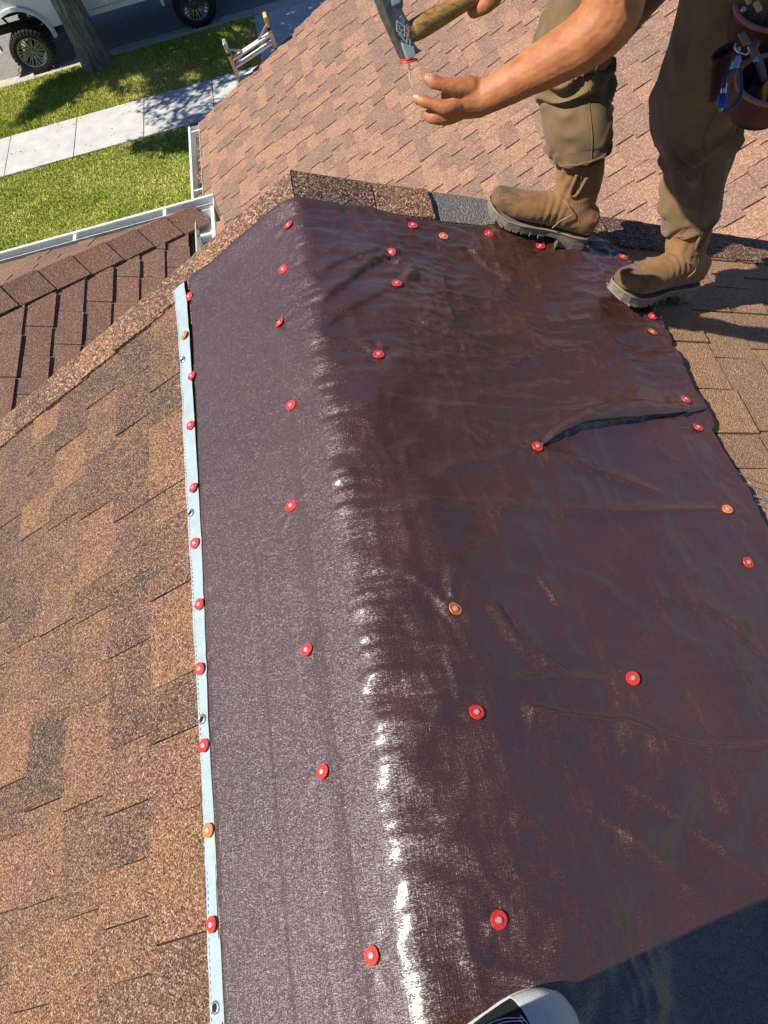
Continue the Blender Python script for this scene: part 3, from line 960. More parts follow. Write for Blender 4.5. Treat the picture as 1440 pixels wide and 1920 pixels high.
bp = N('ShaderNodeBump', i_Strength=0.35, i_Distance=0.0006); L(ad.outputs[0], bp.inputs['Height'])
# each stitch of the weave lies at its own small tilt: glints
mv = N('ShaderNodeMapping'); mv.inputs['Scale'].default_value = (430, 1150, 1); mv.inputs['Rotation'].default_value = (0, 0, 0.05); L(uvn.outputs[0], mv.inputs['Vector'])
vo = N('ShaderNodeTexVoronoi', i_Scale=1.0); vo.voronoi_dimensions = '2D'; vo.feature = 'F1'
L(mv.outputs[0], vo.inputs['Vector'])
sb = N('ShaderNodeVectorMath', operation='SUBTRACT'); L(vo.outputs['Color'], sb.inputs[0]); sb.inputs[1].default_value = (0.5, 0.5, 0.5)
sc_ = N('ShaderNodeVectorMath', operation='SCALE'); L(sb.outputs[0], sc_.inputs[0]); sc_.inputs['Scale'].default_value = 0.50
av = N('ShaderNodeVectorMath', operation='ADD'); L(bp.outputs['Normal'], av.inputs[0]); L(sc_.outputs[0], av.inputs[1])
nv = N('ShaderNodeVectorMath', operation='NORMALIZE'); L(av.outputs[0], nv.inputs[0])
n4 = N('ShaderNodeTexNoise', i_Scale=4.0, i_Detail=4.0); L(uvn.outputs[0], n4.inputs['Vector'])
cr = ramp(nt, [(0.3, (0.050, 0.0165, 0.0105)), (0.7, (0.073, 0.0240, 0.0150))]); L(n4.outputs['Fac'], cr.inputs['Fac'])
# scuffs: dusty streaks along the pull of the cloth, and pale dust
mp = N('ShaderNodeMapping'); mp.inputs['Scale'].default_value = (34, 7, 1); mp.inputs['Rotation'].default_value = (0, 0, 0.75)
L(uvn.outputs[0], mp.inputs['Vector'])
n5 = N('ShaderNodeTexNoise', i_Scale=1.0, i_Detail=7.0, i_Roughness=0.8); L(mp.outputs[0], n5.inputs['Vector'])
mr = N('ShaderNodeMapRange'); L(n5.outputs['Fac'], mr.inputs['Value']); mr.inputs['From Min'].default_value = 0.58; mr.inputs['From Max'].default_value = 0.80; mr.inputs['To Max'].default_value = 0.55
mx = N('ShaderNodeMix', data_type='RGBA'); L(mr.outputs[0], mx.inputs['Factor']); L(cr.outputs['Color'], mx.inputs['A']); mx.inputs['B'].default_value = (0.17, 0.075, 0.045, 1)
L(mx.outputs['Result'], b.inputs['Base Color'])
b.inputs['Roughness'].default_value = 0.44
b.inputs['Specular IOR Level'].default_value = 0.9
b.inputs['Coat Weight'].default_value = 0.65
b.inputs['Coat Roughness'].default_value = 0.19
b.inputs['Coat IOR'].default_value = 1.65
L(nv.outputs[0], b.inputs['Normal'])
sc2 = N('ShaderNodeVectorMath', operation='SCALE'); L(sb.outputs[0], sc2.inputs[0]); sc2.inputs['Scale'].default_value = 0.11
bp2 = N('ShaderNodeBump', i_Strength=0.13, i_Distance=0.0004); L(ad.outputs[0], bp2.inputs['Height'])
av2 = N('ShaderNodeVectorMath', operation='ADD'); L(bp2.outputs['Normal'], av2.inputs[0]); L(sc2.outputs[0], av2.inputs[1])
nv2 = N('ShaderNodeVectorMath', operation='NORMALIZE'); L(av2.outputs[0], nv2.inputs[0])
L(nv2.outputs[0], b.inputs['Coat Normal'])
M_TARP = m
M_HEM = simple('pale_blue_hem_tape', (0.36, 0.44, 0.45), 0.6, var=0.14, scale=25, bump=0.0012, bscale=220)
M_STEEL = simple('dull_steel', (0.55, 0.55, 0.53), 0.35, metal=0.9, var=0.2)
M_HOLE = simple('dark_hole', (0.008, 0.008, 0.008), 0.9)

tarp = thing('tarp', 'glossy brown woven tarp nailed down over the roof ridge', 'tarp', (0, 0, 0))
ns_, ny_ = 340, 560
a = np.linspace(0, 1, ns_); bb = np.linspace(0, 1, ny_)
# edges: far edge Y(s), right edge s(Y)
FE = np.array([(-0.46, 1.797), (-0.406, 1.79), (-0.30, 1.772), (-0.226, 1.778), (-0.106, 1.772), (0, 1.752), (0.19, 1.746), (0.33, 1.722), (0.427, 1.727), (0.61, 1.752), (0.80, 1.772), (0.87, 1.762), (0.915, 1.742), (0.956, 1.697), (1.1, 1.69)])
RE = np.array([(-2, 0.95), (0.3, 0.95), (0.72, 0.950), (0.90, 0.952), (1.0, 0.946), (1.06, 0.941), (1.08, 0.938), (1.10, 0.952), (1.125, 0.958), (1.20, 0.949), (1.30, 0.952), (1.52, 0.965), (1.70, 0.956), (2, 0.95)])
A, B = np.meshgrid(a, bb, indexing='ij')
Yg = -0.75 + B * 2.52
Sr = np.interp(Yg, RE[:, 0], RE[:, 1]) + 0.0022 * vnoise(Yg * 60, 0.5)
S_ = -0.388 + A * (Sr + 0.388)
Yf = np.interp(S_, FE[:, 0], FE[:, 1]) + 0.0015 * vnoise(S_ * 60, 2.5)
Yg = -0.75 + B * (Yf + 0.75)
H = tarp_h(S_, Yg)
P = tarp_pos(S_, Yg, H)
o = grid_mesh('sheet', P, M_TARP, tarp, uv=np.stack([S_, Yg], -1))
sdm = o.modifiers.new('thick', 'SOLIDIFY'); sdm.thickness = 0.0012; sdm.offset = -1
# the pleat caught under the nails: a flap of doubled cloth standing open towards the near side
pl = catmull([(0.452, 0.962, 0), (0.50, 0.992, 0), (0.57, 1.022, 0), (0.66, 1.046, 0), (0.75, 1.063, 0), (0.86, 1.082, 0), (0.945, 1.100, 0)], 90)[:, :2]
tg = np.gradient(pl, axis=0); tg /= np.linalg.norm(tg, axis=1)[:, None]; nr = np.stack([-tg[:, 1], tg[:, 0]], -1)
tt_ = np.linspace(0, 1, 90)
wid = np.interp(tt_, [0, 0.15, 0.4, 0.62, 0.85, 1.0], [0.004, 0.020, 0.040, 0.048, 0.034, 0.020])
hgt = np.interp(tt_, [0, 0.12, 0.35, 0.6, 0.82, 0.9, 1.0], [0.003, 0.010, 0.018, 0.020, 0.010, 0.006, 0.006]) * (1 + 0.12 * vnoise(tt_ * 9, 2.2))
cs = [(1.0, 0.02), (0.8, 0.16), (0.55, 0.45), (0.3, 0.78), (0.12, 0.96), (0.0, 1.0), (-0.07, 0.93), (-0.10, 0.80)]
Sf = np.stack([pl[:, 0] + nr[:, 0] * wid * q for q, _ in cs], 1); Yf_ = np.stack([pl[:, 1] + nr[:, 1] * wid * q for q, _ in cs], 1)
Hf = tarp_h(Sf, Yf_) + 0.0012 + np.stack([hgt * k_ for _, k_ in cs], 1) + 0.0012 * vnoise(Sf * 40, Yf_ * 60)
fo = grid_mesh('folded_pleat', tarp_pos(Sf, Yf_, Hf), M_TARP, tarp, uv=np.stack([Sf, Yf_], -1))
sdm = fo.modifiers.new('thick', 'SOLIDIFY'); sdm.thickness = 0.001
# hem tape along the left edge
nb_ = 500
Yh = np.linspace(-0.75, 1.797, nb_)
s_out = np.interp(Yh, [-0.75, 0.04, 0.3, 0.6, 1.0, 1.47, 1.7, 1.8], [-0.418, -0.4165, -0.413, -0.421, -0.433, -0.442, -0.452, -0.464]) + 0.0012 * vnoise(Yh * 14, 0.0)
s_in = np.interp(Yh, [-0.75, 0.04, 0.28, 0.52, 0.75, 0.95, 1.26, 1.7, 1.8], [-0.382, -0.381, -0.3845, -0.389, -0.3875, -0.388, -0.394, -0.403, -0.406])
k = np.array([0.0, 0.06, 0.12, 0.3, 0.5, 0.7, 0.9, 1.0])
Sh = s_out[:, None] + (s_in - s_out)[:, None] * k[None]
Yh2 = np.repeat(Yh[:, None], len(k), 1)
hh = 0.0105 + 0.0016 * fbm(Yh2 * 14, Sh * 40, 3.0, 3) + 0.0006 * vnoise(Yh2 * 70, Sh * 60)
hh[:, 0] = 0.004; hh[:, 2] -= 0.0012; hh[:, -1] = np.maximum(tarp_h(Sh[:, -1], Yh), 0.007) + 0.0012
hem = grid_mesh('hem', tarp_pos(Sh, Yh2, hh), M_HEM, tarp)
# stitch line
mb = MB()
ss = s_out + 0.0058
P = tarp_pos(ss, Yh, np.full(nb_, 0.0098))
M_THREAD = simple('blue_grey_thread', (0.13, 0.17, 0.19), 0.8)
for i in range(0, nb_ - 2, 2):
    mb.tube([P[i], P[i + 1]], 0.0007, 4)
mb.build('stitching', M_THREAD, tarp)


def slope_frame(s, y, h):
    p = tarp_pos(np.array([s]), np.array([y]), np.array([h]))[0]
    n = Vector((-math.sin(TL), 0, math.cos(TL))) if s < -0.03 else Vector((math.sin(TR), 0, math.cos(TR)))
    if abs(s) <= 0.03: n = Vector((-0.12, 0, 1)).normalized()
    return Vector(p), n


for (s, y) in [(-0.428, 1.5), (-0.418, 1.01), (-0.4055, 0.525), (-0.400, 0.054)]:
    p, n = slope_frame(s, y, 0.0118)
    e1 = Vector((0, 1, 0)); e2 = n.cross(e1)
    mb = MB()
    mb.tube([p + (e1 * math.cos(t) + e2 * math.sin(t)) * 0.0075 for t in np.linspace(0, 2 * math.pi, 24, endpoint=False)], 0.0024, 8, closed=True)
    g = mb.build('grommet', M_STEEL, hem, smooth=60)
    mb = MB(); mb.disc(p - n * 0.001, n, 0.0058, 0.0012, 20); mb.build('hole', M_HOLE, hem)
# frayed black threads at the cut right edge
mb = MB()
for i in range(9):
    y = random.uniform(0.80, 0.93); s = 0.952
    p0 = tarp_pos(np.array([s]), np.array([y]), np.array([0.012]))[0]
    p1 = tarp_pos(np.array([s + random.uniform(.02, .05)]), np.array([y - random.uniform(.0, .05)]), np.array([0.020]))[0]
    p2 = tarp_pos(np.array([s + random.uniform(.03, .09)]), np.array([y - random.uniform(.03, .10)]), np.array([0.016]))[0]
    mb.tube(catmull([p0, p1, p2], 9), 0.0007, 4)
mb.build('frayed_thread', M_THREAD, tarp)

# ---------------------------------------------------------------- cap nails


def plastic(name, c):
    m, nt, b, N, L = new_mat(name)
    g = N('ShaderNodeTexCoord'); n = N('ShaderNodeTexNoise', i_Scale=300.0, i_Detail=3.0); L(g.outputs['Object'], n.inputs['Vector'])
    r = ramp(nt, [(0.3, tuple(v * 0.82 for v in c)), (0.7, c)]); L(n.outputs['Fac'], r.inputs['Fac']); L(r.outputs[0], b.inputs['Base Color'])
    b.inputs['Roughness'].default_value = 0.38
    b.inputs['Subsurface Weight'].default_value = 0.0
    return m


M_RED = plastic('red_plastic', (0.72, 0.045, 0.032)); M_ORANGE = plastic('orange_plastic', (0.76, 0.20, 0.045))
M_NAIL = simple('nail_steel', (0.75, 0.74, 0.72), 0.3, metal=0.55, var=0.1)


def lathe(mb, prof, n=28):
    vs, fs = [], []
    for r_, z_ in prof:
        for k in range(n):
            a_ = 2 * math.pi * k / n; vs.append((r_ * math.cos(a_), r_ * math.sin(a_), z_))
    for i in range(len(prof) - 1):
        for k in range(n):
            k2 = (k + 1) % n; fs.append((i * n + k, i * n + k2, (i + 1) * n + k2, (i + 1) * n + k))
    fs.append(tuple(range(n - 1, -1, -1))); fs.append(tuple((len(prof) - 1) * n + k for k in range(n)))
    mb.add(vs, fs)


mb = MB(); lathe(mb, [(0.0112, -0.0012), (0.0127, -0.0006), (0.0129, 0.0003), (0.0124, 0.0011), (0.0108, 0.0012), (0.0062, 0.0010), (0.0052, 0.0019), (0.0034, 0.0019)])
capm = {}
for nm, mt in (('r', M_RED), ('o', M_ORANGE)):
    capm[nm] = []
    for v in range(4):                       # caps are bent and dented by the hammer, each batch differently
        m2 = MB(); m2.f = list(mb.f); m2.t = list(mb.t)
        V_ = np.array(mb.v); r_ = np.hypot(V_[:, 0], V_[:, 1]) / 0.0129
        V_[:, 2] += r_ ** 2 * (0.0012 * vnoise(V_[:, 0] * 90 + v * 9, V_[:, 1] * 90, v * 3.3) + 0.0007 * V_[:, 0] / 0.0129 * (v - 1.5))
        V_[:, :2] *= (1 + 0.05 * vnoise(V_[:, 0] * 120, V_[:, 1] * 120, v * 7.7))[:, None]
        m2.v = [tuple(p) for p in V_]
        oo = m2.build('cap', mt, None, smooth=40); capm[nm].append(oo.data); bpy.data.objects.remove(oo)
mb = MB(); lathe(mb, [(0.0034, 0.0017), (0.0043, 0.0021), (0.0041, 0.0028), (0.002, 0.0031)], 14)
oo = mb.build('nail_head', M_NAIL, None, smooth=40); headm = oo.data; bpy.data.objects.remove(oo)
NL = [
    'red cap nail at the far corner of the pale hem, topmost on the hem',
    'orange cap nail on the pale hem, second from its far end',
    'red cap nail on the hem, first one below the upper orange cap',
    'red cap nail on the hem, second one below the upper orange cap',
    'red cap nail on the hem just above the second grommet from the far end',
    'red cap nail on the hem just below the second grommet from the far end',
    'red cap nail on the hem, midway between the second and third grommets',
    'red cap nail on the hem just above the third grommet from the far end',
    'red cap nail on the hem just below the third grommet from the far end',
    'orange cap nail on the near part of the pale hem',
    'red cap nail on the hem nearest the camera, close to the last grommet',
    'red cap nail at the far peak of the tarp beside the ridge crease',
    'red cap nail on the left face of the tarp, second from the peak',
    'red cap nail on the left face of the tarp, third from the peak',
    'red cap nail on the left face of the tarp, fourth from the peak',
    'red cap nail on the left face of the tarp, fourth from the near end',
    'red cap nail on the left face of the tarp, third from the near end',
    'red cap nail on the left face of the tarp, second from the near end',
    'red cap nail beside the glare on the ridge, nearest on the left face',
    'red cap nail on the far edge of the tarp, leftmost of that row',
    'orange cap nail on the far edge of the tarp between two red ones',
    "red cap nail on the far tarp edge at the toe of the far boot",
    'red cap nail under the raised arch of the far boot',
    'red cap nail half hidden under the heel of the far boot',
    'tilted red cap nail in a deep pucker near the peak of the tarp',
    'red cap nail just below the tilted one in the puckered tarp',
    'red cap nail beside a small scuff, right of the ridge in the crumpled tarp',
    'red cap nail on the tarp corner between the two boots',
    'red cap nail at the cut tarp edge just below the near boot',
    'orange cap nail at the cut tarp edge below the near boot',
    'red cap nail where the thick fold begins in the middle of the tarp',
    'red cap nail at the cut edge pinning the end of the thick fold',
    'red cap nail at the cut edge just below the thick fold',
    'orange cap nail at the cut edge at the end of a long crease',
    'red cap nail at the cut edge farthest down the right side',
    'orange cap nail in a pucker on the right face near the ridge',
    'red cap nail alone in the middle of the lower right face of the tarp',
    'red cap nail below the orange one near the ridge, beside a crease',
    'red cap nail near the toe of the white capped sneaker',
]


def cap_nail(loc, n, kind, label, tilt=(0, 0), spin=0.0, grp='cap nails holding the tarp'):
    t = thing('cap_nail', label, 'cap nail', loc, grp)
    q = Vector((n[0] + tilt[0], n[1] + tilt[1], n[2])).normalized().to_track_quat('Z', 'Y')
    t.rotation_mode = 'QUATERNION'; t.rotation_quaternion = q
    for nm, me in (('cap', random.choice(capm[kind])), ('nail_head', headm)):
        c = bpy.data.objects.new(nm, me); COL.objects.link(c); c.parent = t
        c.rotation_euler = (0, 0, spin)
    return t


for i, (s, y, c) in enumerate(NAILS):
    h = nail_h(s, y)
    if s < -0.38: h = max(h, 0.0125)
    if i == 31: h += 0.014
    p, n = slope_frame(s, y, h + 0.0026)
    # lie along the sheet as it runs here
    e = 0.012
    q = tarp_pos(np.array([s - e, s + e, s, s]), np.array([y, y, y - e, y + e]), np.array([h] * 4))
    nn = Vector(q[1] - q[0]).cross(Vector(q[3] - q[2])).normalized()
    if nn.z < 0: nn = -nn
    ti = (random.gauss(0, 0.10), random.gauss(0, 0.10))
    if i == 24: ti = (-0.45, -0.25)
    if i in (25, 26): ti = (-0.12, 0.1)
    cap_nail(p, nn, 'o' if c else 'r', NL[i], ti, random.uniform(0, 6.28))

# ---------------------------------------------------------------- ladder
M_ALU = simple('ladder_aluminium', (0.48, 0.46, 0.43), 0.4, metal=0.55, var=0.2)
M_ALUW = simple('bright_aluminium', (0.80, 0.80, 0.78), 0.45, metal=0.35, var=0.1)
M_YEL = simple('yellow_plastic', (0.72, 0.50, 0.05), 0.5)
M_BLK = simple('black_rubber', (0.012, 0.012, 0.012), 0.7)
LA, LB = Vector((-0.93, 9.79, -3.69)), Vector((-0.39, 9.79, -3.54))     # where the rails pass the rake
ladder = thing('ladder', 'aluminium ladder with yellow tips leaning on the lower roof edge', 'ladder', (-0.66, 10.9, GZ))
ldir = Vector((0.0, -0.30, 1.0)).normalized()
tl, tr = LA + ldir * 0.50, LB + ldir * 0.50
fl, fr = LA - ldir * ((LA.z - GZ) / ldir.z), LB - ldir * ((LB.z - GZ) / ldir.z)
fl.x += 0.04; fr.x += 0.04
for a_, b_ in ((fl, tl), (fr, tr)):
    mb = MB(); mb.bar(a_, b_, 0.035, 0.085, (0, 1, 0)); rl = mb.build('rail', M_ALU, ladder, bevel=0.006)
    d = (b_ - a_).normalized()
    mb = MB(); mb.bar(b_ + d * 0.002, b_ + d * 0.10, 0.042, 0.088, (0, 1, 0)); mb.build('end_cap', M_YEL if a_ is fr else M_ALU, rl, bevel=0.01)
    mb = MB(); mb.bar(b_ - d * 0.075, b_ - d * 0.035, 0.046, 0.094, (0, 1, 0)); mb.build('hinge_lock', M_BLK, rl, bevel=0.005)
    mb = MB(); mb.bar(b_ - d * 0.12, b_ - d * 0.078, 0.042, 0.09, (0, 1, 0)); mb.build('yellow_band', M_YEL, rl)
k = -0.47
while k > -5.2:
    pa = tl + ldir * k; pb = tr + ldir * k
    if pa.z < GZ + 0.2: break
    mb = MB(); mb.bar(pa + Vector((0.02, 0.0, 0)), pb - Vector((0.02, 0, 0)), 0.05, 0.032, ldir); mb.build('rung', M_ALUW, ladder, bevel=0.004)
    k -= 0.30
for k in (-0.16, -0.27):
    mb = MB(); mb.bar(tl + ldir * k + Vector((0.02, 0, 0)), tr + ldir * k - Vector((0.02, 0, 0)), 0.05, 0.03, ldir); mb.build('rung', M_ALUW, ladder, bevel=0.004)
for s_, a_, b_ in ((1, tl, tr), (-1, tr, tl)):
    v = (b_ - a_).normalized()
    for k0, k1 in ((-0.03, -0.15), (-0.26, -0.17)):
        mb = MB(); mb.bar(a_ + ldir * k0 + v * 0.02, a_ + ldir * k1 + v * 0.17, 0.018, 0.022, (0, 1, 0)); mb.build('corner_brace', M_ALU, ladder)

# ---------------------------------------------------------------- truck
RZ = GZ - 0.13
M_PAINT = simple('white_car_paint', (0.74, 0.77, 0.76), 0.25, var=0.03, coat=0.6)
M_TYRE = simple('tyre_rubber', (0.022, 0.021, 0.02), 0.8, var=0.4, scale=60)
M_RIM = simple('dark_chrome', (0.30, 0.305, 0.31), 0.25, metal=0.9, var=0.15)
M_GLASS = simple('tinted_glass', (0.02, 0.025, 0.03), 0.05, spec=0.8)
M_UNDER = simple('underbody_black', (0.012, 0.012, 0.013), 0.7)
WX0, WX1, TY0 = -5.97, -2.28, 18.50          # wheel centres, near side plane
TW = 2.02
truck = thing('pickup_truck', 'lifted white pickup truck with big off road tyres parked by the kerb', 'truck', ((WX0 + WX1) / 2, TY0 + TW / 2, RZ))


def arch(cx, r, z, n=14, a0=0, a1=180):
    return [(cx + r * math.cos(R(a_)), z + r * math.sin(R(a_))) for a_ in np.linspace(a0, a1, n)]


zw = RZ + 0.46                                   # wheel centre
sill = RZ + 0.78
prof = [(WX1 + 1.25, sill + 0.1), (WX1 + 1.25, RZ + 1.62), (WX0 - 0.95, RZ + 1.58), (WX0 - 1.02, RZ + 1.3), (WX0 - 1.0, sill + 0.06), (WX0 - 0.62, sill + 0.02)]
prof += [(x, z) for x, z in arch(WX0, 0.60, zw + 0.22, 16, 172, 8)]
prof += [(WX0 + 0.62, sill), (WX1 - 0.62, sill)]
prof += [(x, z) for x, z in arch(WX1, 0.60, zw + 0.22, 16, 172, 8)]
mb = MB(); mb.prism([(x, TY0 + 0.06, z) for x, z in prof], (0, 0.05, 0)); mb.build('side_panel', M_PAINT, truck, bevel=0.012)
mb = MB(); mb.prism([(x, TY0 + TW - 0.11, z) for x, z in prof], (0, 0.05, 0)); mb.build('side_panel', M_PAINT, truck, bevel=0.012)
# hood, bed and end panels
mb = MB(); mb.box((WX0 - 0.93, TY0 + 0.115, RZ + 1.50), (WX0 + 0.82, TY0 + TW - 0.115, RZ + 1.60)); mb.build('hood', M_PAINT, truck, bevel=0.04)
mb = MB(); mb.box((WX0 - 0.96, TY0 + 0.115, sill + 0.12), (WX0 - 0.90, TY0 + TW - 0.115, RZ + 1.49)); mb.build('grille', M_UNDER, truck)
mb = MB(); mb.box((WX0 - 1.16, TY0 + 0.02, sill + 0.0), (WX0 - 0.98, TY0 + TW - 0.02, sill + 0.2)); mb.build('bumper', M_GUTTER, truck, bevel=0.03)
mb = MB(); mb.prism([(WX0 + 0.8, TY0 + 0.115, RZ + 1.61), (WX0 + 1.45, TY0 + 0.2, RZ + 2.15), (WX1 - 0.75, TY0 + 0.2, RZ + 2.15), (WX1 - 0.55, TY0 + 0.115, RZ + 1.61)], (0, TW - 0.23, 0)); mb.build('cab', M_PAINT, truck, bevel=0.03)
mb = MB(); mb.prism([(WX0 + 1.15, TY0 + 0.09, RZ + 1.66), (WX0 + 1.55, TY0 + 0.15, RZ + 2.05), (WX1 - 0.85, TY0 + 0.15, RZ + 2.05), (WX1 - 0.75, TY0 + 0.09, RZ + 1.66)], (0, 0.03, 0)); mb.build('window', M_GLASS, truck)
mb = MB(); mb.box((WX1 - 0.5, TY0 + 0.115, RZ + 1.0), (WX1 + 1.2, TY0 + TW - 0.115, RZ + 1.06)); mb.build('cargo_bed', M_UNDER, truck)
mb = MB(); mb.box((WX1 + 1.2, TY0 + 0.115, sill + 0.15), (WX1 + 1.25, TY0 + TW - 0.115, RZ + 1.6)); mb.build('tailgate', M_PAINT, truck)
# doors stand 4 mm proud, so their shut lines read as gaps
dx = [WX0 + 0.90, WX0 + 2.02, WX1 - 0.66]
for i in range(2):
    x0, x1 = dx[i] + 0.010, dx[i + 1] - 0.010
    mb = MB(); sl = 0.16 if i == 0 else 0
    mb.prism([(x0 - sl * 0.0, TY0 + 0.035, sill + 0.13), (x1, TY0 + 0.035, sill + 0.13), (x1, TY0 + 0.035, RZ + 1.6), (x0 - sl, TY0 + 0.035, RZ + 1.6)], (0, 0.028, 0))
    dr = mb.build('door', M_PAINT, truck, bevel=0.012)
    mb = MB(); mb.box((x1 - 0.26, TY0 + 0.0, RZ + 1.36), (x1 - 0.06, TY0 + 0.034, RZ + 1.39)); mb.build('handle', M_PAINT, dr, bevel=0.008)
mb = MB(); mb.box((WX0 + 0.86, TY0 + 0.03, sill + 0.005), (WX1 - 0.66, TY0 + 0.055, sill + 0.115)); mb.build('rocker_panel', M_PAINT, truck, bevel=0.015)
mb = MB(); mb.box((WX0 + 0.70, TY0 + 0.11, sill - 0.10), (WX0 + 0.98, TY0 + 0.28, sill - 0.004)); mb.box((WX0 + 0.78, TY0 + 0.095, sill - 0.075), (WX0 + 0.86, TY0 + 0.11, sill - 0.035)); mb.build('step_bracket', M_UNDER, truck)
# flared arches
for cx in (WX0, WX1):
    mb = MB()
    o_, i_ = arch(cx, 0.675, zw + 0.22, 22, 186, -6), arch(cx, 0.595, zw + 0.22, 22, 186, -6)
    n_ = len(o_)
    vs = [(x, TY0 + 0.055, z) for x, z in o_] + [(x * 1.0 + (cx - x) * 0.05, TY0 - 0.0, z - 0.012) for x, z in o_] + [(x, TY0 - 0.012, z) for x, z in i_] + [(x, TY0 + 0.11, z) for x, z in i_]
    fs = []
    for k in range(3):
        for i in range(n_ - 1): fs.append((k * n_ + i, k * n_ + i + 1, (k + 1) * n_ + i + 1, (k + 1) * n_ + i))
    mb.add(vs, fs); mb.build('fender_flare', M_PAINT, truck, smooth=50)
mb = MB(); mb.box((WX0 + 0.36, TY0 + 0.048, RZ + 1.42), (WX0 + 0.64, TY0 + 0.058, RZ + 1.455)); mb.box((WX0 + 0.55, TY0 + 0.047, RZ + 1.36), (WX0 + 0.60, TY0 + 0.0575, RZ + 1.50)); mb.build('fender_badge', M_UNDER, truck)
# chassis, axles, springs
mb = MB()
mb.box((WX0 - 0.85, TY0 + 0.55, RZ + 0.72), (WX1 + 1.1, TY0 + 0.68, RZ + 0.86)); mb.box((WX0 - 0.85, TY0 + TW - 0.68, RZ + 0.72), (WX1 + 1.1, TY0 + TW - 0.55, RZ + 0.86))
mb.box((WX0 + 0.7, TY0 + 0.14, sill + 0.12), (WX1 - 0.62, TY0 + TW - 0.14, sill + 0.20))
mb.build('chassis', M_UNDER, truck)
for cx in (WX0, WX1):
    mb = MB(); mb.tube([(cx, TY0 + 0.25, zw), (cx, TY0 + TW - 0.25, zw)], 0.06, 10)
    mb.tube([(cx + 0.12, TY0 + 0.45, zw + 0.02), (cx + 0.5, TY0 + 0.62, RZ + 0.8)], 0.03, 8); mb.tube([(cx - 0.12, TY0 + 0.40, zw), (cx - 0.42, TY0 + 0.5, RZ + 1.15)], 0.025, 8)
    mb.build('axle', M_UNDER, truck)
    mb = MB(); mb.tube([(cx + 0.06 * math.cos(t), TY0 + 0.48 + 0.06 * math.sin(t), zw + 0.1 + 0.012 * t * 1.2) for t in np.linspace(0, 38, 90)], 0.012, 6); mb.build('coil_spring', M_UNDER, truck)


def wheel(cx, y0, sgn):
    """y0 outer face; sgn -1 faces the camera side"""
    ro, ri, wd = 0.46, 0.292, 0.32
    wl = bpy.data.objects.new('wheel', None); COL.objects.link(wl); wl.parent = truck
    wl.location = Vector((cx, y0, zw)) - truck.location
    C = Vector((cx, y0, zw)); yy = -sgn
    def ring(prof, nm, mt, n=48, sm=45):
        mb = MB(); vs, fs = [], []
        for r_, y_ in prof:
            for k in range(n):
                a_ = 2 * math.pi * k / n; vs.append((cx + r_ * math.cos(a_), y0 + yy * y_, zw + r_ * math.sin(a_)))
        m_ = len(prof)
        for i in range(m_):
            for k in range(n):
                k2 = (k + 1) % n; j = (i + 1) % m_; fs.append((i * n + k, i * n + k2, j * n + k2, j * n + k))
        mb.add(vs, fs); return mb.build(nm, mt, wl, smooth=sm)
    ring([(ri, 0.02), (ri + 0.02, 0.0), (0.38, -0.012), (0.425, 0.012), (0.442, 0.05), (0.442, wd - 0.05), (0.42, wd), (ri, wd - 0.01)], 'tyre', M_TYRE)
    mb = MB()
    for k in range(34):
        a_ = 2 * math.pi * k / 34
        for (ya, yb, da) in ((-0.012, 0.10, 0), (0.105, 0.20, 0.09), (0.205, wd + 0.01, 0.02)):
            aa = a_ + da; ha = 0.060
            c = []
            for r_ in (0.43, ro):
                for (q, yv) in ((-ha, ya), (ha, ya), (ha * 0.8, yb), (-ha * 0.8, yb)):
                    if ya < 0 and yv == ya and r_ == ro: yv = 0.02
                    c.append((cx + r_ * math.cos(aa + q), y0 + yy * yv, zw + r_ * math.sin(aa + q)))
            mb.box8(c)
        c = []
        for r_, ys in ((0.375, -0.014), (0.425, 0.006)):
            for q in (-0.045, 0.045):
                c.append((cx + r_ * math.cos(a_ + q), y0 + yy * ys, zw + r_ * math.sin(a_ + q)))
        c2 = [(x, y - yy * 0.012, z) for x, y, z in c]
        mb.box8([c[0], c[1], c[3], c[2], c2[0], c2[1], c2[3], c2[2]])
    t_ = mb.build('tread_blocks', M_TYRE, wl)
    ring([(ri + 0.012, -0.006), (ri + 0.012, 0.012), (ri - 0.02, 0.03), (ri - 0.03, 0.12), (ri - 0.05, 0.26), (ri + 0.01, 0.26), (ri - 0.008, 0.02), (ri - 0.012, -0.004)], 'rim', M_RIM)
    mb = MB()
    for k in range(11):
        a_ = 2 * math.pi * k / 11
        for da in (-0.13, 0.13):
            p0 = C + Vector((0.075 * math.cos(a_), yy * 0.055, 0.075 * math.sin(a_)))
            p1 = C + Vector((0.275 * math.cos(a_ + da + 0.12), yy * 0.018, 0.275 * math.sin(a_ + da + 0.12)))
            mb.bar(p0, p1, 0.022, 0.02, (0, 1, 0))
    mb.build('spokes', M_RIM, wl)
    mb = MB(); mb.disc(C + Vector((0, yy * 0.04, 0)), (0, yy, 0), 0.10, 0.04, 24); mb.disc(C + Vector((0, yy * 0.022, 0)), (0, yy, 0), 0.045, 0.018, 16); mb.build('hub', M_RIM, wl, smooth=40)
    mb = MB()
    for k in range(8):
        a_ = 2 * math.pi * k / 8; mb.disc(C + Vector((0.075 * math.cos(a_), yy * 0.028, 0.075 * math.sin(a_))), (0, yy, 0), 0.012, 0.014, 8)
    mb.build('lug_nuts', M_UNDER, wl)


for cx in (WX0, WX1):
    wheel(cx, TY0 - 0.02, -1); wheel(cx, TY0 + TW + 0.02, 1)

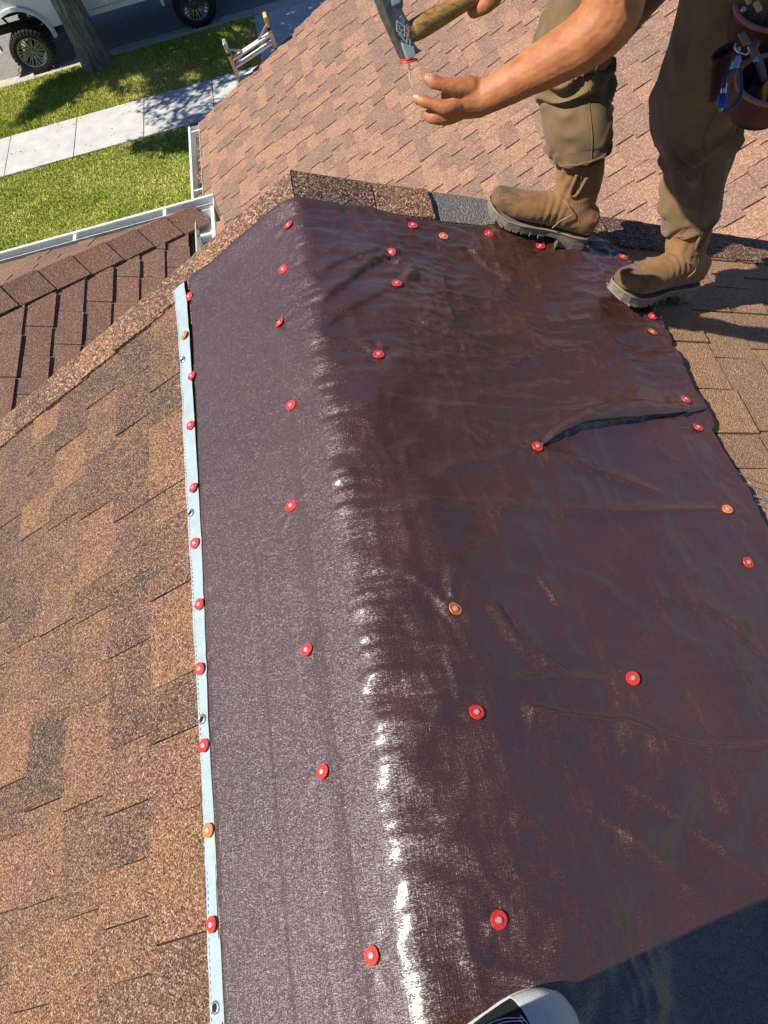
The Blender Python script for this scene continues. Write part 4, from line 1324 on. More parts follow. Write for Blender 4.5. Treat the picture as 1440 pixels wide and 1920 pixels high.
# ---------------------------------------------------------------- street tree
m, nt, b, N, L = new_mat('grey_bark')
g = N('ShaderNodeNewGeometry'); mp = N('ShaderNodeMapping'); mp.inputs['Scale'].default_value = (9, 9, 1.6); L(g.outputs['Position'], mp.inputs['Vector'])
n1_ = N('ShaderNodeTexNoise', i_Scale=1.6, i_Detail=7.0, i_Roughness=0.7); L(mp.outputs[0], n1_.inputs['Vector'])
r = ramp(nt, [(0.32, (0.035, 0.03, 0.026)), (0.5, (0.17, 0.15, 0.125)), (0.7, (0.34, 0.31, 0.27))]); L(n1_.outputs['Fac'], r.inputs['Fac']); L(r.outputs[0], b.inputs['Base Color'])
bp = N('ShaderNodeBump', i_Strength=1.0, i_Distance=0.05); L(n1_.outputs['Fac'], bp.inputs['Height']); L(bp.outputs[0], b.inputs['Normal'])
b.inputs['Roughness'].default_value = 0.95
M_BARK = m
m, nt, b, N, L = new_mat('tree_leaf')
at = N('ShaderNodeAttribute', attribute_name='tone')
r = ramp(nt, [(0, (0.03, 0.06, 0.012)), (1, (0.09, 0.13, 0.03))]); L(at.outputs['Fac'], r.inputs['Fac']); L(r.outputs[0], b.inputs['Base Color'])
b.inputs['Roughness'].default_value = 0.5
M_LEAF = m
TB = Vector((-4.62, 17.93, GZ - 0.05))
tree = thing('street_tree', 'grey barked street tree on the grass strip in front of the truck', 'tree', TB)


def bark_disp(t, a):
    fl = math.exp(-t * 26)
    return 0.018 * vnoise(np.cos(a) * 2.5, np.sin(a) * 2.5, t * 9) + 0.012 * vnoise(np.cos(a) * 6, np.sin(a) * 6, t * 22) + fl * 0.10 * np.clip(np.cos(a * 2.5 + 0.6), -0.2, 1)


mb = MB()
loft_mb(mb, loft_arrays([(TB.x, TB.y, TB.z - 0.1, .37, .37), (TB.x, TB.y, TB.z + 0.15, .325, .325), (TB.x - .01, TB.y, TB.z + 0.6, .295, .295), (TB.x - .02, TB.y, TB.z + 1.5, .275, .275), (TB.x - .06, TB.y - .02, TB.z + 2.6, .28, .28), (TB.x - .15, TB.y - .05, TB.z + 3.4, .22, .22), (TB.x - .3, TB.y - .1, TB.z + 5.2, .12, .12), (TB.x - .5, TB.y - .1, TB.z + 7, .04, .04)], 90, 36, bark_disp))
mb.build('trunk', M_BARK, tree, smooth=80)
# crown: leaf sprays on limbs
cl = []
mbl = MB(); mbl2 = MB()
rg = random.Random(5)


def inpoly(x, y, pl):
    c = False
    for i in range(len(pl)):
        (x0, y0), (x1, y1) = pl[i - 1], pl[i]
        if (y0 > y) != (y1 > y) and x < (x1 - x0) * (y - y0) / (y1 - y0) + x0: c = not c
    return c


# patches of shade on the ground (world x,y) that the crown throws, with leaf counts per square metre
shade = [([(-5.82, 17.75), (-6.1, 16.9), (-6.3, 16.35), (-5.75, 16.55), (-4.8, 16.95), (-4.7, 17.3), (-4.9, 17.95)], 300, 1.0),
         ([(-4.75, 18.0), (-4.5, 17.0), (-3.75, 16.2), (-3.0, 15.9), (-1.1, 16.2), (0.3, 16.6), (1.4, 18.4), (0.8, 20.6), (-3.0, 21.0), (-4.9, 19.6)], 230, 0.46),
         ([(-4.9, 18.3), (-2.0, 18.1), (1.0, 18.2), (1.0, 19.9), (-2.0, 21.0), (-4.9, 20.6)], 420, 1.0),
         ([(-3.6, 16.1), (-3.5, 15.1), (-2.6, 14.75), (-1.0, 14.7), (1.0, 15.0), (1.0, 16.6), (-1.1, 16.2)], 70, 0.34),
         ([(-3.95, 14.45), (-3.5, 14.15), (-2.9, 13.85), (-2.0, 13.65), (-1.2, 13.7), (-1.2, 14.75), (-2.6, 14.8), (-3.2, 14.65)], 220, 1.0)]
hv = Vector((SUNV.x / SUNV.z, SUNV.y / SUNV.z))
for pl, dens, q in shade:
    xs = [p[0] for p in pl]; ys = [p[1] for p in pl]
    n = int(dens * (max(xs) - min(xs)) * (max(ys) - min(ys)))
    for i in range(n):
        x, y = rg.uniform(min(xs), max(xs)), rg.uniform(min(ys), max(ys))
        if not inpoly(x, y, pl): continue
        if vnoise(x * 1.6, y * 2.2, 3.0) > q: continue
        h = rg.uniform(4.4, 8.2)
        cx, cy, cz = x + hv.x * h, y + hv.y * h, GZ + h
        tone = rg.random()
        for k in range(5):
            o_ = Vector((rg.gauss(0, .10), rg.gauss(0, .10), rg.gauss(0, .08)))
            c = Vector((cx, cy, cz)) + o_
            a1 = Vector((rg.gauss(0, 1), rg.gauss(0, 1), rg.gauss(0, .6))).normalized(); a2 = a1.cross(Vector((rg.gauss(0, 1), rg.gauss(0, 1), rg.gauss(0, 1)))).normalized()
            ln = rg.uniform(.06, .11)
            mbl.add([c - a1 * ln, c + a2 * ln * .42, c + a1 * ln, c - a2 * ln * .42], [(0, 1, 2, 3)], tone)
        if rg.random() < 0.015: cl.append((cx, cy, cz))
for c in cl[:60]:
    b0 = Vector((TB.x - 0.15, TB.y - 0.05, TB.z + 3.3 + rg.random() * 2.0)); c = Vector(c)
    md = b0.lerp(c, 0.55) + Vector((0, 0, rg.uniform(0.1, 0.5)))
    mbl2.tube(catmull([b0, md, c], 8), list(np.linspace(0.05, 0.012, 8)), 6)
cr_ = mbl.build('crown', M_LEAF, tree, attr=True)
mbl2.build('branches', M_BARK, tree)

# ---------------------------------------------------------------- roofer
m, nt, b, N, L = new_mat('tanned_skin')
g = N('ShaderNodeNewGeometry')
n1_ = N('ShaderNodeTexNoise', i_Scale=28.0, i_Detail=5.0, i_Roughness=0.65); L(g.outputs['Position'], n1_.inputs['Vector'])
r = ramp(nt, [(0.3, (0.34, 0.112, 0.038)), (0.55, (0.46, 0.168, 0.060)), (0.75, (0.55, 0.225, 0.088))]); L(n1_.outputs['Fac'], r.inputs['Fac'])
n2_ = N('ShaderNodeTexNoise', i_Scale=700.0, i_Detail=2.0); L(g.outputs['Position'], n2_.inputs['Vector'])
bp = N('ShaderNodeBump', i_Strength=0.5, i_Distance=0.0006); L(n2_.outputs['Fac'], bp.inputs['Height']); L(bp.outputs[0], b.inputs['Normal'])
L(r.outputs[0], b.inputs['Base Color'])
b.inputs['Roughness'].default_value = 0.56
b.inputs['Subsurface Weight'].default_value = 0.12
b.inputs['Subsurface Radius'].default_value = (0.012, 0.004, 0.002)
M_SKIN = m
M_NAILB = simple('fingernail', (0.56, 0.29, 0.20), 0.35, var=0.08)
M_HAIR = simple('dark_hair', (0.02, 0.013, 0.008), 0.6)


def cloth(name, c, c2, wv=900, bump=0.0005):
    m, nt, b, N, L = new_mat(name)
    g = N('ShaderNodeNewGeometry')
    n = N('ShaderNodeTexNoise', i_Scale=11.0, i_Detail=6.0, i_Roughness=0.65); L(g.outputs['Position'], n.inputs['Vector'])
    r = ramp(nt, [(0.3, c2), (0.68, c)]); L(n.outputs['Fac'], r.inputs['Fac']); L(r.outputs[0], b.inputs['Base Color'])
    n2 = N('ShaderNodeTexNoise', i_Scale=wv, i_Detail=2.0); L(g.outputs['Position'], n2.inputs['Vector'])
    bp = N('ShaderNodeBump', i_Strength=0.6, i_Distance=bump); L(n2.outputs['Fac'], bp.inputs['Height']); L(bp.outputs[0], b.inputs['Normal'])
    b.inputs['Roughness'].default_value = 0.9
    b.inputs['Specular IOR Level'].default_value = 0.2
    b.inputs['Sheen Weight'].default_value = 0.15
    return m


M_TROUS = cloth('khaki_work_cloth', (0.215, 0.135, 0.063), (0.120, 0.074, 0.035))
M_SHIRT = cloth('grey_shirt_cloth', (0.10, 0.10, 0.11), (0.06, 0.06, 0.07))
M_JEANS = cloth('dark_denim', (0.02, 0.025, 0.04), (0.012, 0.014, 0.025))
M_BOOT = cloth('tan_boot_leather', (0.31, 0.162, 0.066), (0.15, 0.072, 0.029), 500, 0.0008)
# worn toes: soot grey scuffs in broken patches
nt = M_BOOT.node_tree; L = nt.links.new; b = nt.nodes['Principled BSDF']
src = b.inputs['Base Color'].links[0].from_socket
g = mk(nt, 'ShaderNodeNewGeometry'); sc_ = mk(nt, 'ShaderNodeTexNoise', i_Scale=26.0, i_Detail=6.0, i_Roughness=0.7); L(g.outputs['Position'], sc_.inputs['Vector'])
far = None
for tp in ((0.535, 1.775, -0.165), (0.775, 1.50, -0.285)):
    vd = mk(nt, 'ShaderNodeVectorMath', operation='DISTANCE'); L(g.outputs['Position'], vd.inputs[0]); vd.inputs[1].default_value = tp
    if far is None: far = vd.outputs['Value']
    else:
        mn = mk(nt, 'ShaderNodeMath', operation='MINIMUM'); L(far, mn.inputs[0]); L(vd.outputs['Value'], mn.inputs[1]); far = mn.outputs[0]
m1 = mk(nt, 'ShaderNodeMapRange'); L(far, m1.inputs['Value']); m1.inputs['From Min'].default_value = 0.12; m1.inputs['From Max'].default_value = 0.02; m1.inputs['To Min'].default_value = -0.12; m1.inputs['To Max'].default_value = 0.22
ad_ = mk(nt, 'ShaderNodeMath', operation='ADD'); L(m1.outputs[0], ad_.inputs[0]); L(sc_.outputs['Fac'], ad_.inputs[1])
m2 = mk(nt, 'ShaderNodeMapRange'); L(ad_.outputs[0], m2.inputs['Value']); m2.inputs['From Min'].default_value = 0.56; m2.inputs['From Max'].default_value = 0.74; m2.inputs['To Max'].default_value = 0.8
mx_ = mk(nt, 'ShaderNodeMix', data_type='RGBA'); L(m2.outputs[0], mx_.inputs['Factor']); L(src, mx_.inputs['A']); mx_.inputs['B'].default_value = (0.075, 0.06, 0.045, 1)
L(mx_.outputs['Result'], b.inputs['Base Color'])
M_SOLE = simple('grey_rubber_sole', (0.20, 0.175, 0.135), 0.85, var=0.45, scale=45)
M_SEAM = simple('boot_stitching', (0.34, 0.23, 0.12), 0.8)

roofer = thing('person', 'roofer in khaki trousers and tan boots bending over the tarp with bare arms', 'person', (0.9, 1.66, -0.42))
FORE = [(0.60, 1.385, 0.80, 0.060), (0.64, 1.372, 0.70, 0.056), (0.647, 1.3603, 0.616, 0.0530), (0.640, 1.3231, 0.5626, 0.0534), (0.6292, 1.2938, 0.5089, 0.0497), (0.5945, 1.2939, 0.4758, 0.0464), (0.55, 1.3109, 0.4485, 0.0422), (0.4941, 1.3319, 0.4186, 0.0352), (0.4473, 1.3421, 0.3989, 0.0305), (0.4192, 1.351, 0.3889, 0.0300)]
HAND = [
    [(0.4192, 1.351, 0.3889, 0.0300), (0.3953, 1.3625, 0.3922, 0.0335), (0.3720, 1.3690, 0.3911, 0.0285)],
    [(0.412, 1.365, 0.3763, 0.0290), (0.3800, 1.3770, 0.3736, 0.0265)],
    [(0.3969, 1.3539, 0.4104, 0.0200), (0.3679, 1.3500, 0.4245, 0.0150), (0.3448, 1.3510, 0.4350, 0.0112), (0.3345, 1.3560, 0.4400, 0.0122), (0.3270, 1.3622, 0.4428, 0.0098)],
    [(0.3766, 1.3506, 0.3919, 0.0185), (0.3514, 1.3415, 0.3945, 0.0150), (0.3282, 1.3480, 0.4035, 0.0104), (0.3144, 1.3550, 0.4085, 0.0104), (0.3020, 1.3630, 0.4120, 0.0078)],
    [(0.3772, 1.3600, 0.3720, 0.0180), (0.3510, 1.3510, 0.3715, 0.0148), (0.3265, 1.3520, 0.3770, 0.0122), (0.3225, 1.3735, 0.3715, 0.0116), (0.3440, 1.3910, 0.3640, 0.0105)],
    [(0.3849, 1.3819, 0.3590, 0.0175), (0.3607, 1.3826, 0.3580, 0.0145), (0.3369, 1.3849, 0.3600, 0.0122), (0.3325, 1.4088, 0.3540, 0.0115), (0.3527, 1.4196, 0.3490, 0.0100)],
    [(0.3939, 1.4071, 0.3500, 0.0160), (0.3713, 1.4075, 0.3490, 0.0132), (0.3509, 1.4083, 0.3500, 0.0108), (0.3457, 1.4266, 0.3450, 0.0100), (0.3642, 1.4379, 0.3410, 0.0090)]]
# right arm reaching to the hammer grip, outside the frame except for the fist
GR = Vector((0.404, 1.125, 0.681))
RARM = [(0.55, 1.66, 0.82, 0.060), (0.62, 1.60, 0.88, 0.054), (0.66, 1.47, 0.92, 0.050), (0.60, 1.32, 0.87, 0.044), (0.50, 1.215, 0.78, 0.034), (0.452, 1.168, 0.728, 0.030)]


def arm_disp(co):
    return 0.0006 * fbm(co[:, 0] * 40, co[:, 1] * 40, co[:, 2] * 40, 3) + 0.0003 * ridged(co[:, 0] * 130, co[:, 1] * 130, co[:, 2] * 130, 2)


mb = MB()
round_chain(mb, FORE, 22)
for c in HAND: round_chain(mb, c, 16)
round_chain(mb, RARM, 18)
# fist round the handle
hx = Vector((0.5101, 1.4706, 0.5187)) - Vector((0.435, 1.4343, 0.5249)); hx.normalize()
e1 = hx.cross(Vector((0, 0, 1))).normalized(); e2 = hx.cross(e1)
round_chain(mb, [(0.452, 1.168, 0.728, 0.030), tuple(GR + Vector((0.02, 0.0, 0.032))) + (0.030,), tuple(GR + Vector((-0.012, -0.012, 0.034))) + (0.024,)], 16)
for k, rr in enumerate((0.0098, 0.0102, 0.0100, 0.0088)):
    c = GR + hx * (-0.028 + 0.0195 * k)
    ch = []
    for t in np.linspace(-1.9, 1.5, 7):
        ch.append(tuple(c + (e1 * math.sin(t) - e2 * math.cos(t)) * 0.0245) + (rr,))
    round_chain(mb, ch, 12)
ch = [tuple(GR + hx * -0.005 + e1 * 0.028 - e2 * 0.014) + (0.014,), tuple(GR + hx * -0.028 + e1 * 0.022 + e2 * 0.010) + (0.0115,), tuple(GR + hx * -0.042 + e1 * 0.006 + e2 * 0.022) + (0.009,)]
round_chain(mb, ch, 12)
# torso, neck and head
TOR = [(1.0, 1.65, 0.50, .165), (0.88, 1.62, 0.60, .165), (0.74, 1.58, 0.69, .175), (0.60, 1.55, 0.755, .165), (0.46, 1.53, 0.765, .145), (0.40, 1.51, 0.80, .085), (0.36, 1.48, 0.86, .062)]
round_chain(mb, TOR, 26)
round_chain(mb, [(0.57, 1.40, 0.795, .075), (0.54, 1.53, 0.80, .10), (0.55, 1.65, 0.82, .075)], 16)
round_chain(mb, [(0.345, 1.46, 0.93, .082), (0.30, 1.46, 0.925, .088), (0.255, 1.46, 0.90, .070)], 22)
round_chain(mb, [(0.265, 1.46, 0.875, .022), (0.235, 1.46, 0.85, .013)], 10)        # nose
for s_ in (-1, 1): round_chain(mb, [(0.335, 1.46 + 0.088 * s_, 0.915, .016), (0.325, 1.46 + 0.094 * s_, 0.94, .012)], 8)
body = fuse(mb, 'body', M_SKIN, roofer, 0.0023, 3, arm_disp)
# nails of thumb and forefinger
for c, ax, sc in (((0.3285, 1.3540, 0.4500), (-0.3, -0.50, 0.82), (0.0085, 0.0068)), ((0.3005, 1.3590, 0.4190), (-0.35, -0.60, 0.72), (0.0058, 0.0048))):
    c = Vector(c); ax = Vector(ax).normalized(); d = Vector((-0.75, 0.5, 0.2)); d = (d - ax * d.dot(ax)).normalized(); e = ax.cross(d)
    mb = MB(); vs = [c + ax * 0.0004]
    for k in range(16):
        a_ = 2 * math.pi * k / 16; vs.append(c + d * sc[0] * math.cos(a_) + e * sc[1] * math.sin(a_) - ax * 0.0022 * (math.sin(a_) ** 2))
    mb.add(vs, [(0, 1 + k, 1 + (k + 1) % 16) for k in range(16)]); mb.build('fingernail', M_NAILB, roofer, smooth=80)
# hair cap and shirt
mb = MB(); round_chain(mb, [(0.36, 1.46, 0.945, .085), (0.32, 1.46, 0.953, .086)], 20); mb.build('hair', M_HAIR, roofer, smooth=80)


def fold_disp(seed, knee, amp, hem):
    def f(t, a):
        ca, sa = np.cos(a), np.sin(a)
        env = np.exp(-((t - knee) / 0.13) ** 2) + 0.35 * np.exp(-((t - hem - 0.05) / 0.10) ** 2) + 0.30
        k = t * 9 + 0.75 * np.sin(a + seed) + 0.35 * np.sin(2 * a + seed * 3) + 1.5 * vnoise(ca * 1.3 + seed, sa * 1.3, t * 5 + seed)
        crease = 0.5 + 0.5 * np.cos(2 * np.pi * k); crease = crease ** 1.6
        md = np.clip(0.45 + 1.1 * vnoise(ca * 1.6, sa * 1.6 + seed, t * 7), 0, 1.2)
        broad = fbm(ca * 1.2 + seed, sa * 1.2, t * 5, 2)
        return amp * (1.9 * env * (crease * md - 0.2) + 0.8 * broad)
    return f


# left-hand leg in the picture
mb = MB()
LEGA = [(0.745, 1.775, -0.082, .076, .075), (0.745, 1.779, -0.068, .082, .080), (0.748, 1.798, -0.03, .087, .085), (0.752, 1.85, 0.03, .087, .086), (0.745, 1.872, 0.12, .090, .090), (0.80, 1.84, 0.225, .098, .095), (0.88, 1.79, 0.35, .11, .105), (0.955, 1.735, 0.47, .125, .125), (0.99, 1.70, 0.56, .13, .15)]
arrA = loft_arrays(LEGA, 130, 72, fold_disp(1.3, 0.42, 0.0115, 0.06), (-1, 0, 0))
loft_mb(mb, arrA, False, True)
tA = mb.build('trouser_leg', M_TROUS, roofer, smooth=85)
mb = MB()
LEGB = [(0.993, 1.597, -0.245, .066, .066), (0.992, 1.600, -0.228, .073, .072), (0.996, 1.615, -0.155, .077, .075), (0.992, 1.64, -0.06, .087, .084), (0.972, 1.645, 0.03, .097, .096), (0.985, 1.625, 0.15, .103, .104), (1.00, 1.59, 0.28, .112, .112), (1.01, 1.57, 0.42, .122, .125), (1.01, 1.60, 0.56, .13, .15)]
arrB = loft_arrays(LEGB, 130, 72, fold_disp(7.7, 0.36, 0.0125, 0.09), (-1, 0, 0))
loft_mb(mb, arrB, False, True)
tB = mb.build('trouser_leg', M_TROUS, roofer, smooth=85)
for arr, t_, kk in ((arrA, tA, 19), (arrB, tB, 17)):
    # side seam and hem fold
    mb = MB(); mb.tube([tuple(arr[i, kk] + (arr[i, kk] - arr[i].mean(0)) * 0.012) for i in range(2, 128, 2)], 0.0016, 5); mb.build('side_seam', M_TROUS, t_)
    mb = MB(); n_ = arr.shape[1]
    mb.tube([tuple(arr[1, k_] + (arr[1, k_] - arr[1].mean(0)) * 0.01) for k_ in range(0, n_, 2)], 0.0035, 6, closed=True); mb.build('hem', M_TROUS, t_, smooth=80)
    inner = arr[:14].copy(); cen = inner.mean(1, keepdims=True); inner = cen + (inner - cen) * 0.965
    mb = MB(); loft_mb(mb, inner, False, False); mb.build('lining', M_TROUS, t_, smooth=85)
# seat and shirt
mb = MB(); round_chain(mb, [(0.985, 1.70, 0.47, .145), (1.0, 1.60, 0.47, .145)], 22); round_chain(mb, [(1.0, 1.65, 0.50, .172), (0.955, 1.635, 0.565, .165)], 22)
fuse(mb, 'trouser_seat', M_TROUS, roofer, 0.012, 4)
mb = MB(); round_chain(mb, [(a_, b_, c_, d_ + 0.010) for a_, b_, c_, d_ in TOR[1:5]], 24); round_chain(mb, [(0.58, 1.36, 0.79, .083), (0.56, 1.53, 0.80, .115), (0.56, 1.69, 0.815, .083)], 16)
round_chain(mb, [(0.58, 1.385, 0.80, .070), (0.615, 1.38, 0.735, .066)], 16)
fuse(mb, 'shirt', M_SHIRT, roofer, 0.012, 4)


def boot(toe, heel, ground, shaft, lift):
    """toe/heel: points on the roof under toe tip and heel back"""
    toe, heel = Vector(toe), Vector(heel)
    up = Vector((math.sin(TR), 0, math.cos(TR)))
    d = (toe - heel).normalized(); ln = (toe - heel).length
    up = (Vector((0, 0, 1)) * 0.6 + up * 0.4); up = (up - d * up.dot(d)).normalized()
    sd_ = d.cross(up)
    bt = bpy.data.objects.new('boot', None); COL.objects.link(bt); bt.parent = roofer
    bt.location = (0, 0, 0)
    bt.location = -Vector(roofer.location)
    O = heel + up * lift
    def P(x, y, z): return O + d * (x * ln) + sd_ * y + up * z
    # sole outline
    half = [(0.0, 0.0), (0.01, 0.018), (0.05, 0.032), (0.15, 0.037), (0.3, 0.035), (0.42, 0.036), (0.55, 0.044), (0.68, 0.051), (0.80, 0.050), (0.90, 0.042), (0.96, 0.029), (0.99, 0.014), (1.0, 0.0)]
    outl = half + [(x, -y) for x, y in half[-2:0:-1]]
    tz = lambda x: 0.022 * max(0, (x - 0.72) / 0.28) ** 2      # toe spring
    def slabz(z0, z1, sc, x0=0, x1=1, nm=''):
        pts = [(min(max(x, x0), x1), y) for x, y in outl]
        n_ = len(pts)
        vs = [P(0.5 + (x - 0.5) * sc, y * sc, z0 + tz(x)) for x, y in pts] + [P(0.5 + (x - 0.5) * sc, y * sc, z1 + tz(x)) for x, y in pts]
        return vs, [tuple(range(n_ - 1, -1, -1)), tuple(range(n_, 2 * n_))] + [(i, (i + 1) % n_, n_ + (i + 1) % n_, n_ + i) for i in range(n_)]
    mb = MB()
    mb.add(*slabz(0.012, 0.029, 1.0))
    mb.add(*slabz(-0.012, 0.0125, 1.02, 0, 0.30))
    for i in range(7):                                         # lugs under the forefoot
        x0 = 0.42 + i * 0.08
        vs, fs = slabz(0.0055, 0.0125, 1.01, x0, x0 + 0.066); mb.add(vs, fs)
    mb.build('sole', M_SOLE, bt, bevel=0.002)
    mb = MB(); pts = [P(0.5 + (x - 0.5) * 0.995, y * 0.995, 0.031 + tz(x)) for x, y in outl]; mb.tube(pts, 0.0028, 6, closed=True); mb.build('welt', M_SEAM, bt, smooth=80)
    # upper
    mb = MB()
    sts = []
    for x, hgt, wd in ((0.03, 0.075, 0.030), (0.10, 0.085, 0.036), (0.22, 0.10, 0.037), (0.36, 0.095, 0.038), (0.50, 0.082, 0.042), (0.63, 0.066, 0.047), (0.76, 0.058, 0.049), (0.87, 0.052, 0.042), (0.95, 0.042, 0.030), (0.985, 0.030, 0.015)):
        sts.append((x, hgt, wd))
    rings = []
    n_ = 28
    for x, hgt, wd in sts:
        ring = []
        for k in range(n_):
            a_ = 2 * math.pi * k / n_; cz, cy = math.cos(a_), math.sin(a_)
            z = 0.03 + tz(x) + (hgt * (0.5 + 0.5 * cz))
            y = wd * (abs(cy) ** 0.7) * (1 if cy >= 0 else -1)
            ring.append(P(x, y, z))
        rings.append(ring)
    loft_mb(mb, np.array(rings))
    A_ = P(0.17, 0, 0.06); sh = Vector(shaft)
    cen = [A_, A_.lerp(sh, 0.35) + d * 0.012, A_.lerp(sh, 0.7), sh]
    stt = []
    for c_, rx_, ry_ in zip(cen, (0.052, 0.056, 0.060, 0.064), (0.038, 0.044, 0.052, 0.057)): stt.append((*c_, rx_, ry_))
    loft_mb(mb, loft_arrays(stt, 26, 28, None, tuple(d)))
    def dp(co):
        q = co - np.array(A_)[None]
        hgt = q @ np.array(up); fw = q @ np.array(d)
        ank = np.exp(-((hgt - 0.06) / 0.06) ** 2) * np.exp(-(np.clip(fw - 0.10, 0, 9) / 0.05) ** 2)
        return 0.0052 * ank * ridged(co[:, 0] * 9 + hgt * 4, co[:, 1] * 9, hgt * 26 + fw * 10, 2) + 0.0013 * fbm(co[:, 0] * 30, co[:, 1] * 30, co[:, 2] * 30, 3) + 0.0016 * np.exp(-((fw - 0.085) / 0.035) ** 2) * np.sin(fw * 330)
    fuse(mb, 'upper', M_BOOT, bt, 0.0045, 4, dp)
    # side seams, heel counter seam and pull strap on both sides
    for s_ in (-1, 1):
        mb = MB(); pts = []
        for t in np.linspace(0.15, 0.97, 14):
            c_ = A_.lerp(sh, float(t)) + d * 0.006; pts.append(c_ + sd_ * s_ * (0.041 + 0.0185 * float(t)) )
        for off in (-0.005, 0.005): mb.tube([p + d * off for p in pts], 0.0011, 5)
        mb.build('side_seam', M_SEAM, bt)
        mb = MB(); c_ = A_.lerp(sh, 0.94) + sd_ * s_ * 0.0615
        mb.tube(catmull([c_ - d * 0.014 + up * 0.0, c_ - d * 0.010 + sd_ * s_ * 0.006 - up * 0.045, c_ + sd_ * s_ * 0.007 - up * 0.056, c_ + d * 0.010 + sd_ * s_ * 0.006 - up * 0.045, c_ + d * 0.014], 16), 0.0045, 8); mb.build('pull_strap', M_BOOT, bt, smooth=80)
        mb = MB()
        pts = [P(x, s_ * y * 1.02, z) for x, y, z in ((0.40, 0.042, 0.045), (0.36, 0.043, 0.075), (0.30, 0.0425, 0.10), (0.36, 0.038, 0.118), (0.42, 0.028, 0.122))]
        mb.tube(catmull(pts, 18), 0.0014, 5); mb.build('vamp_seam', M_SEAM, bt)
    return bt


boot((0.468, 1.782, -0.2165), (0.740, 1.712, -0.3465), None, (0.744, 1.765, -0.095), 0.022)
boot((0.722, 1.465, -0.3385), (1.004, 1.562, -0.4735), None, (0.990, 1.598, -0.215), 0.020)

# ---------------------------------------------------------------- hammer in the roofer's fist
HZv = Vector((-0.103, -1.053, 0.521)).normalized(); HYv = Vector((0.235, 0.825, 0.514)); HYv = (HYv - HZv * HYv.dot(HZv)).normalized(); HXv = HYv.cross(HZv)
# turn the head a little so that its striking side shows its thickness
yaw = R(24); HX2 = (HXv * math.cos(yaw) - HZv * math.sin(yaw)).normalized(); HZ2 = HX2.cross(HYv).normalized()
HO_OLD = Vector((0.2908, 1.3691, 0.5296))
HO = HO_OLD + Vector((-0.0309, -0.3160, 0.1563))
HS = 0.77


def hp(x, y, z=0.0): return HO + (HX2 * (x / math.cos(yaw)) + HYv * (y * 0.88) + HZ2 * z) * HS


M_HEAD = simple('worn_hammer_steel', (0.21, 0.205, 0.195), 0.45, metal=0.6, col2=(0.085, 0.07, 0.06), var=0.45, scale=90, bump=0.0006, bscale=400)
M_HEADW = simple('bright_worn_steel', (0.62, 0.61, 0.56), 0.4, metal=0.5, var=0.2, scale=120)
M_WOOD = None
m, nt, b, N, L = new_mat('worn_hickory')
tc = N('ShaderNodeNewGeometry'); mp = N('ShaderNodeMapping'); mp.inputs['Scale'].default_value = (35, 120, 120); mp.inputs['Rotation'].default_value = (0, 0, -0.45)
L(tc.outputs['Position'], mp.inputs['Vector'])
n1_ = N('ShaderNodeTexNoise', i_Scale=1.6, i_Detail=7.0, i_Roughness=0.75, i_Distortion=0.6); L(mp.outputs[0], n1_.inputs['Vector'])
r = ramp(nt, [(0.3, (0.07, 0.03, 0.008)), (0.5, (0.30, 0.155, 0.04)), (0.7, (0.52, 0.31, 0.10))]); L(n1_.outputs['Fac'], r.inputs['Fac']); L(r.outputs[0], b.inputs['Base Color'])
bp = N('ShaderNodeBump', i_Strength=0.6, i_Distance=0.001); L(n1_.outputs['Fac'], bp.inputs['Height']); L(bp.outputs[0], b.inputs['Normal'])
b.inputs['Roughness'].default_value = 0.5
M_WOOD = m
hammer = thing('roofing_hammer', 'steel roofing hatchet with worn wooden handle held above the open hand', 'hammer', HO)
prof = [(-0.060, 0.1084), (-0.0325, 0.0542), (-0.0226, 0.0271), (-0.0009, -0.0199), (0.009, -0.0415), (0.0126, -0.047), (0.0271, -0.0388), (0.0397, -0.0307), (0.0334, -0.0289), (0.0262, -0.0217), (0.0226, -0.009), (0.0226, 0.0027), (0.0181, 0.0126), (0.0108, 0.0244), (0.0045, 0.0361), (0.0063, 0.047), (0.0036, 0.0614), (-0.0018, 0.0948), (-0.0135, 0.1219)]
mb = MB(); mb.prism([hp(x, y, 0.0) for x, y in prof], HZ2 * -0.024); mb.build('hammer_head', M_HEAD, hammer, bevel=0.0016)
# milled poll: a stouter block at the striking end
pb = [(0.0005, -0.017), (0.0095, -0.0415), (0.0130, -0.0480), (0.0270, -0.0400), (0.0240, -0.024)]
mb = MB(); mb.prism([hp(x, y, 0.0025) for x, y in pb], HZ2 * -0.029); poll = mb.build('poll', M_HEADW, hammer, bevel=0.002)
# raised marks on the cheek: diamond, two chevrons, a row of figures, gauge block
mk_ = MB()
def line(pts, w=0.0016):
    for a_, b_ in zip(pts[:-1], pts[1:]): mk_.bar(hp(*a_, 0.0004), hp(*b_, 0.0004), w, 0.0012, HZ2)
def q12(x, y): return ((700 + x / 12 - 750) * 0.000903, (60 - y / 12) * 0.000903)
dm = [q12(*p) for p in ((530, 480), (700, 610), (700, 830), (530, 690))]
line(dm + dm[:1])
line([q12(*p) for p in ((570, 760), (755, 970), (765, 770), (735, 720))]); line([q12(*p) for p in ((630, 920), (815, 1120), (825, 920), (795, 860))])
line([q12(*p) for p in ((560, 570), (600, 600), (575, 660), (630, 680))], 0.0012); line([q12(*p) for p in ((620, 740), (625, 660), (665, 700))], 0.0012)
mk_.build('raised_marks', M_HEADW, hammer)
mk_ = MB()
line([q12(*p) for p in ((440, 150), (590, 80), (610, 0), (560, -60), (400, -10), (440, 150))], 0.002)
mk_.prism([hp(*q12(*p), 0.0001) for p in ((440, 130), (580, 70), (590, -20), (410, 0))], HZ2 * 0.0014)
mk_.build('gauge_block', M_HEADW, hammer)


